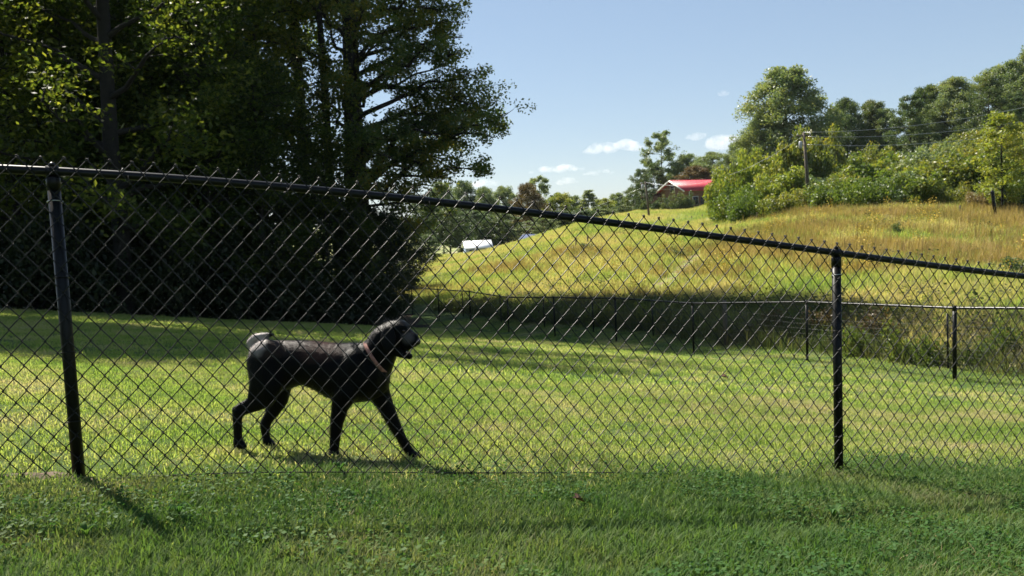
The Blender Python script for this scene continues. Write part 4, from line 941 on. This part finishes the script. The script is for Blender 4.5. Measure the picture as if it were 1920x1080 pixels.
# ------------------------------------------------------------------ the dog
def dog():
    YD = 4.30
    k0 = YD / FPX
    org = np.array(P(600, 850, YD)); org[2] = h1(org[0], org[1])
    o = empty('dog', tuple(org)); tag(o, 'black short-haired dog walking right behind the fence wearing a pinkish collar', 'dog')
    bm = bmesh.new()
    def W(px, py, dz=0.):                                       # dz: metres away from the camera, seen from the dog's middle
        return Vector(P(px, py, YD + dz) - org)
    def ball(c, r, sub=3): 
        m = Matrix.Translation(c) @ Matrix.Diagonal((*r, 1)) if not isinstance(r, float) else Matrix.Translation(c) @ Matrix.Scale(r, 4)
        bmesh.ops.create_icosphere(bm, subdivisions=sub, radius=1, matrix=m)
    def seg(a, b, ra, rb, n=None, dep=1.0):
        L = (b - a).length; n = n or max(3, int(L / (min(ra, rb) * .45)) + 1)
        for i in range(n + 1):
            t = i / n; r = ra + (rb - ra) * t; c = a.lerp(b, t)
            bmesh.ops.create_icosphere(bm, subdivisions=2, radius=1, matrix=Matrix.Translation(c) @ Matrix.Diagonal((r, r * dep, r, 1)))
    def chain(pts, dep=1.0):
        for (a, ra), (b, rb) in zip(pts[:-1], pts[1:]): seg(a, b, ra, rb, dep=dep)
    px = k0
    # torso (elliptic slices) from rump to chest: (px, top py, bottom py, half width m)
    sl = [(480, 650, 705, .055), (495, 641, 728, .085), (515, 637, 738, .095), (540, 636, 731, .095), (565, 636, 722, .095), (590, 637, 733, .105), (615, 640, 748, .115), (640, 641, 756, .12), (665, 640, 757, .118), (690, 645, 754, .11), (710, 655, 745, .09), (722, 668, 733, .065)]
    X = [s[0] for s in sl]
    for xx in np.arange(480, 723, 6):
        t = np.interp(xx, X, [s[1] for s in sl]); b = np.interp(xx, X, [s[2] for s in sl]); w = np.interp(xx, X, [s[3] for s in sl])
        c = W(xx, (t + b) / 2); h = (b - t) / 2 * px
        bmesh.ops.create_icosphere(bm, subdivisions=3, radius=1, matrix=Matrix.Translation(c) @ Matrix.Diagonal((.032, w, h, 1)))
    # neck
    chain([(W(672, 677), .097), (W(692, 673, -.01), .084), (W(710, 653, -.015), .079), (W(722, 634, -.02), .074)], .85)
    chain([(W(705, 690), .085), (W(716, 668, -.01), .075), (W(726, 652, -.02), .06)], .8)
    # head: skull, cheeks, muzzle turned a little to the camera
    ball(W(738, 622, -.025), (.068, .060, .060)); ball(W(748, 616, -.035), (.055, .055, .047)); ball(W(742, 634, -.03), (.060, .062, .055)); ball(W(728, 628, -.02), (.058, .055, .055))
    ball(W(754, 614, -.065), (.030, .022, .020)); ball(W(760, 612, -.030), (.026, .022, .018))            # brows
    chain([(W(752, 630, -.045), .050), (W(764, 634, -.06), .040), (W(775, 639, -.070), .034)], .95)          # muzzle
    chain([(W(762, 625, -.055), .032), (W(776, 633, -.070), .026)], .9)
    ball(W(766, 648, -.075), (.030, .020, .020)); ball(W(762, 650, -.045), (.030, .018, .020))             # flews
    chain([(W(744, 656, -.045), .034), (W(757, 664, -.055), .023), (W(768, 668, -.062), .017)], 1.0)         # lower jaw
    # hind leg nearest the camera (stretched back)
    dn = -.085
    chain([(W(502, 672, dn * .6), .100), (W(500, 700, dn * .8), .095), (W(503, 722, dn), .074), (W(497, 745, dn), .054), (W(480, 757, dn), .041), (W(462, 765, dn), .033), (W(448, 772, dn), .029)], .62)
    chain([(W(488, 680, dn * .7), .070), (W(486, 715, dn), .050), (W(478, 742, dn), .038)], .7)
    seg(W(480, 745, dn), W(440, 768, dn), .020, .016)
    chain([(W(447, 772, dn), .030), (W(445, 785, dn), .026), (W(446, 808, dn), .023), (W(446, 826, dn), .024)], .85)
    chain([(W(447, 830, dn), .027), (W(454, 835, dn - .01), .022)], 1.1)
    # far hind leg (under the body)
    df = .085
    chain([(W(520, 690, df * .6), .085), (W(524, 722, df), .068), (W(524, 748, df), .049), (W(514, 768, df), .038), (W(502, 786, df), .030), (W(497, 797, df), .029), (W(498, 812, df), .024), (W(500, 823, df), .022)], .72)
    chain([(W(501, 827, df), .025), (W(508, 831, df), .020)], 1.1)
    # near front leg, planted
    d1 = -.075
    chain([(W(655, 700, d1 * .7), .085), (W(648, 735, d1), .068), (W(638, 760, d1), .047), (W(632, 790, d1), .036), (W(629, 815, d1), .030), (W(627, 838, d1), .027), (W(626, 850, d1), .027)], .72)
    chain([(W(626, 853, d1), .030), (W(632, 857, d1 - .01), .024)], 1.1)
    # far front leg, reaching forward
    d2 = .06
    chain([(W(700, 705, d2 * .7), .080), (W(712, 738, d2), .056), (W(725, 765, d2), .043), (W(739, 795, d2), .035), (W(750, 816, d2), .028), (W(762, 838, d2), .025), (W(770, 848, d2), .024)], .75)
    chain([(W(772, 852, d2), .027), (W(782, 857, d2), .021)], 1.1)
    # toes
    for (cx_, cy_, dd) in ((458, 837, dn), (512, 833, df), (637, 859, d1), (787, 859, d2)):
        for q_ in (-.022, -.007, .008, .022): ball(W(cx_, cy_, dd + q_), (.015, .009, .011), 2)
    # shoulder and haunch masses
    ball(W(664, 690, -.06), (.075, .06, .10)); ball(W(700, 700, -.03), (.06, .075, .085)); ball(W(510, 685, -.05), (.085, .055, .10)); ball(W(510, 685, .05), (.085, .055, .10))
    # tail
    chain([(W(487, 655, 0), .034), (W(476, 650, 0), .030), (W(472, 642, 0), .026), (W(479, 634, -.01), .024), (W(492, 630, -.02), .019), (W(504, 628, -.03), .014), (W(512, 627, -.035), .009)], 1.0)
    me = bpy.data.meshes.new('dog_body'); bm.to_mesh(me); bm.free()
    t = bpy.data.objects.new('tmp', me); C.objects.link(t)
    rm = t.modifiers.new('r', 'REMESH'); rm.mode = 'VOXEL'; rm.voxel_size = .0065
    sm = t.modifiers.new('s', 'SMOOTH'); sm.factor = .5; sm.iterations = 7
    dg = bpy.context.evaluated_depsgraph_get(); body = bpy.data.meshes.new_from_object(t.evaluated_get(dg)); C.objects.unlink(t); bpy.data.objects.remove(t)
    # coat: black; brown back sheen, rump and pale tail highlights painted in as colour
    m, nt, b = new_mat('black_coat')
    tc_ = nt.nodes.new('ShaderNodeTexCoord'); n = noise(nt, 9, 4); n2 = noise(nt, 160, 3)
    mp = nt.nodes.new('ShaderNodeMapping'); mp.inputs['Scale'].default_value = (60, 60, 240); nt.links.new(tc_.outputs['Object'], mp.inputs[0])
    n3 = nt.nodes.new('ShaderNodeTexNoise'); n3.inputs['Scale'].default_value = 3; nt.links.new(mp.outputs[0], n3.inputs['Vector'])
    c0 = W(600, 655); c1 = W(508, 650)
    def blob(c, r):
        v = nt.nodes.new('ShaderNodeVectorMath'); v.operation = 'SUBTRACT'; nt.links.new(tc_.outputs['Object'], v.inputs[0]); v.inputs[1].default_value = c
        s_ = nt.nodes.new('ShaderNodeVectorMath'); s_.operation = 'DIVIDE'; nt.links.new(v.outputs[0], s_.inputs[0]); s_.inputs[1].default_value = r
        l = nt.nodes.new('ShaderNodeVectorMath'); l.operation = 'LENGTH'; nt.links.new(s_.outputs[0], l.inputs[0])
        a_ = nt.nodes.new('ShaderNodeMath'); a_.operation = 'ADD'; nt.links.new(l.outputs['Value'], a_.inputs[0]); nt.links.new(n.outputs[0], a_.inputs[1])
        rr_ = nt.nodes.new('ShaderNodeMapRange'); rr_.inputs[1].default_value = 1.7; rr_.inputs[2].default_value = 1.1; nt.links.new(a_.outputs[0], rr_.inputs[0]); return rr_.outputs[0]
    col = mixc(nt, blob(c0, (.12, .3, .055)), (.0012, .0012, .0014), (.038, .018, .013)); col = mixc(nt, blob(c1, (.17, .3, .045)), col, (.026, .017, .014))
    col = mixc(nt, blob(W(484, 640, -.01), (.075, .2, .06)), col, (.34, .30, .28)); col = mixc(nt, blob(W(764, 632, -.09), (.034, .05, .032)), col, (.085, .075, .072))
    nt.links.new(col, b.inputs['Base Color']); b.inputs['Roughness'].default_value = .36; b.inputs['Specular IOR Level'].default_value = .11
    b.inputs['Sheen Weight'].default_value = .0; b.inputs['Sheen Roughness'].default_value = .4
    bp = nt.nodes.new('ShaderNodeBump'); bp.inputs['Strength'].default_value = .5; bp.inputs['Distance'].default_value = .004
    nt.links.new(n3.outputs[0], bp.inputs['Height']); nt.links.new(bp.outputs[0], b.inputs['Normal'])
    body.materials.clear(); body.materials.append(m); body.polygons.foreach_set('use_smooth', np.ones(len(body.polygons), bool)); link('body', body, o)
    # short hair over the coat, lying back and down
    rs = np.random.RandomState(8); nv = len(body.vertices); co = np.empty(nv * 3, np.float32); body.vertices.foreach_get('co', co); co = co.reshape(-1, 3)
    no = np.empty(nv * 3, np.float32); body.vertices.foreach_get('normal', no); no = no.reshape(-1, 3)
    ii = rs.choice(nv, 42000); p0 = co[ii] + rs.normal(size=(len(ii), 3)) * .003; n0 = no[ii]
    fl = np.array([-.75, 0, -.55]) + rs.normal(size=(len(ii), 3)) * .16; fl -= n0 * (fl * n0).sum(1)[:, None]; dr = fl + n0 * .38; dr /= np.linalg.norm(dr, axis=1)[:, None]
    L_ = rs.uniform(.008, .015, (len(ii), 1)); sd_ = np.cross(dr, n0); sd_ /= np.linalg.norm(sd_, axis=1)[:, None] + 1e-9
    V_ = np.stack([p0 - sd_ * .0007, p0 + sd_ * .0007, p0 + dr * L_], 1).reshape(-1, 3)
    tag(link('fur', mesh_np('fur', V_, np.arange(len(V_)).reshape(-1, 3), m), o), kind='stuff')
    # ears: folded flaps
    def ear(pts, nm='ear'):
        mb = MB(); A = [np.array(W(*p_)) for p_ in pts]; n_ = len(A); c = sum(A) / n_; N = np.array([0, 1, 0]) * .006
        ring0 = np.array(A); ring1 = ring0 - N * 2; cen = c + np.array([0, -.016, 0])
        V = np.vstack([ring0, ring1, [c], [cen]]); i_ = np.arange(n_); j_ = (i_ + 1) % n_
        mb.add(V, np.stack([i_, j_, n_ + j_, n_ + i_], 1), np.vstack([np.stack([n_ + i_, n_ + j_, np.full(n_, 2 * n_ + 1)], 1), np.stack([j_, i_, np.full(n_, 2 * n_)], 1)]))
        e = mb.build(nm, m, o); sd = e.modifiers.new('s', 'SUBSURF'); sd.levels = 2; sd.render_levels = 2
    ear([(720, 609, -.070), (731, 608, -.084), (741, 618, -.100), (744, 636, -.112), (741, 653, -.116), (733, 664, -.114), (722, 660, -.106), (714, 645, -.098), (713, 625, -.082)])
    ear([(733, 606, .030), (742, 606, .034), (750, 614, .040), (752, 628, .046), (748, 642, .05), (742, 646, .05), (735, 634, .046), (732, 618, .038)])
    # nose, eyes, teeth, tongue
    def blobpart(nm, c, r, mat, sub=3):
        b2 = bmesh.new(); bmesh.ops.create_icosphere(b2, subdivisions=sub, radius=1, matrix=Matrix.Translation(c) @ Matrix.Diagonal((*r, 1)))
        me2 = bpy.data.meshes.new(nm); b2.to_mesh(me2); b2.free(); me2.materials.append(mat); me2.polygons.foreach_set('use_smooth', np.ones(len(me2.polygons), bool)); link(nm, me2, o)
    nm_ = solid('wet_nose', (.004, .004, .005), .22); eyem = solid('dark_eye', (.03, .015, .008), .08); tooth = solid('tooth', (.7, .66, .55), .4); tongue = solid('tongue', (.30, .09, .09), .35)
    blobpart('nose', W(783, 641, -.078), (.016, .020, .017), nm_); blobpart('eye', W(757, 621, -.088), (.009, .006, .008), eyem); blobpart('eye', W(768, 619, -.030), (.009, .006, .008), eyem)
    blobpart('tongue', W(762, 661, -.060), (.024, .012, .006), tongue)
    for (a_, b_) in ((772, 655), (763, 660), (770, 661)): blobpart('tooth', W(a_, b_, -.082), (.0025, .0025, .006), tooth, 2)
    # collar
    cm = solid('faded_pink_collar', (.30, .14, .11), .8, nscale=90, var=.6); mb = MB()
    a_ = np.array(W(685, 640, -.01)); b_ = np.array(W(727, 699, -.01)); c_ = (a_ + b_) / 2; ax = (b_ - a_) / 2; ax_ = ax / np.linalg.norm(ax)
    nrm = np.cross(ax_, [0, 1, 0]); nrm /= np.linalg.norm(nrm); rad = np.linalg.norm(ax) * 1.00; pts = []
    n_ = 40; ring = []
    for k in range(n_):
        a = 2 * math.pi * k / n_; r = ax_ * math.cos(a) * rad * 1.0 + np.array([0, 1, 0]) * math.sin(a) * .088
        ring.append(c_ + r)
    ring = np.array(ring); out = ring - c_; out /= np.linalg.norm(out, axis=1)[:, None]
    R1 = ring + nrm * .0085 + out * .002; R2 = ring - nrm * .0085 + out * .002; R3 = R2 - out * .006; R4 = R1 - out * .006
    V = np.vstack([R1, R2, R3, R4]); i_ = np.arange(n_); j_ = (i_ + 1) % n_; Fq = []
    for u_ in range(4):
        v_ = (u_ + 1) % 4; Fq.append(np.stack([u_ * n_ + i_, u_ * n_ + j_, v_ * n_ + j_, v_ * n_ + i_], 1))
    mb.add(V, np.vstack(Fq)); cl = mb.build('collar', cm, o)
    mb = MB(); c2 = np.array(W(727, 703, -.02)); ang = np.linspace(0, 6.28, 13)[:-1]; mb.tube([c2 + np.array([.010 * math.cos(a), 0, .010 * math.sin(a)]) for a in ang], .002, 6, closed=True); mb.build('tag_ring', M['steel'], cl)
dog()

# ------------------------------------------------------------------ clouds
def cloud_mat():
    m = bpy.data.materials.new('cloud_vapour'); m.use_nodes = True; nt = m.node_tree; nt.nodes.remove(nt.nodes['Principled BSDF'])
    v = nt.nodes.new('ShaderNodeVolumePrincipled'); v.inputs['Color'].default_value = (1, 1, 1, 1); v.inputs['Anisotropy'].default_value = .2
    n = noise(nt, .024, 4, 'OBJECT', .65); mr = nt.nodes.new('ShaderNodeMapRange'); mr.inputs[1].default_value = .42; mr.inputs[2].default_value = .68; mr.inputs[3].default_value = 0; mr.inputs[4].default_value = .016
    nt.links.new(n.outputs[0], mr.inputs[0]); nt.links.new(mr.outputs[0], v.inputs['Density'])
    nt.links.new(v.outputs[0], nt.nodes['Material Output'].inputs['Volume']); return m
CM = cloud_mat()
def cloud(px, py, w, h, seed, lab, Y=2600):
    rs = np.random.RandomState(seed); c = np.array(P(px, py, Y)); s = Y / FPX; bm = bmesh.new(); n = int(8 + w / 8)
    for k in range(n):
        t = rs.uniform(-1, 1); r = h * s * rs.uniform(.22, .5) * (1 - .6 * t * t)
        m_ = Matrix.Translation((t * w * s / 2 * .92, rs.uniform(-.4, .4) * w * s * .4, (-.25 + rs.uniform(0, .45) * (1 - t * t)) * h * s)) @ Matrix.Diagonal((r * 2.0, r * 1.8, r, 1))
        bmesh.ops.create_icosphere(bm, subdivisions=3, radius=1, matrix=m_)
    me = bpy.data.meshes.new('cloud'); bm.to_mesh(me); bm.free(); me.materials.append(CM)
    t_ = bpy.data.objects.new('tmp', me); C.objects.link(t_); rm = t_.modifiers.new('r', 'REMESH'); rm.mode = 'VOXEL'; rm.voxel_size = h * s / 14
    tx = bpy.data.textures.new('t', 'CLOUDS'); tx.noise_scale = h * s * .35; dm = t_.modifiers.new('d', 'DISPLACE'); dm.texture = tx; dm.strength = h * s * .22; dm.texture_coords = 'LOCAL'
    me2 = bpy.data.meshes.new_from_object(t_.evaluated_get(bpy.context.evaluated_depsgraph_get())); C.objects.unlink(t_)
    if not me2.materials: me2.materials.append(CM)
    o = link('cloud', me2); o.location = Vector(c); o.rotation_euler = (0, -ROLL * .5, 0); tag(o, lab, 'cloud', 'small clouds low in the sky')
cloud(1150, 275, 118, 24, 1, 'long white cloud left of the tall airy tree by the house')
cloud(1304, 254, 44, 14, 2, 'small white cloud just right of the tall airy tree')
cloud(1358, 265, 76, 28, 3, 'fat white cloud left of the biggest hill tree')
cloud(1356, 175, 16, 10, 4, 'tiny lone cloud high in the blue')
cloud(1045, 316, 108, 16, 5, 'flat faint cloud over the tall airy valley tree')
cloud(1122, 323, 64, 10, 6, 'thin cloud streak below the long white cloud')
cloud(1062, 339, 44, 14, 7, 'small puffy cloud touching the valley tree line')
cloud(905, 342, 64, 16, 8, 'pale cloud low behind the tip of the long limb')

# ------------------------------------------------------------------ thin afternoon haze
hm = bpy.data.materials.new('thin_haze'); hm.use_nodes = True; hn = hm.node_tree; hn.nodes.remove(hn.nodes['Principled BSDF'])
hv = hn.nodes.new('ShaderNodeVolumePrincipled'); hv.inputs['Color'].default_value = (.82, .90, 1, 1); hv.inputs['Density'].default_value = .00007; hv.inputs['Anisotropy'].default_value = .1
hn.links.new(hv.outputs[0], hn.nodes['Material Output'].inputs['Volume'])
zs = [v for v in GZ]; z0, z1 = min(zs) - 1, max(max(zs) + 2, 32)
mb = MB(); mb.box((0, 400, (z0 + z1) / 2), (2 * max(abs(gx[0]), abs(gx[-1])) + 20, 2 * max(abs(gy[0] - 400), gy[-1] - 400) + 20, z1 - z0)); tag(mb.build('haze', hm, None, False), kind='stuff')
print('HAZE', z0, z1)
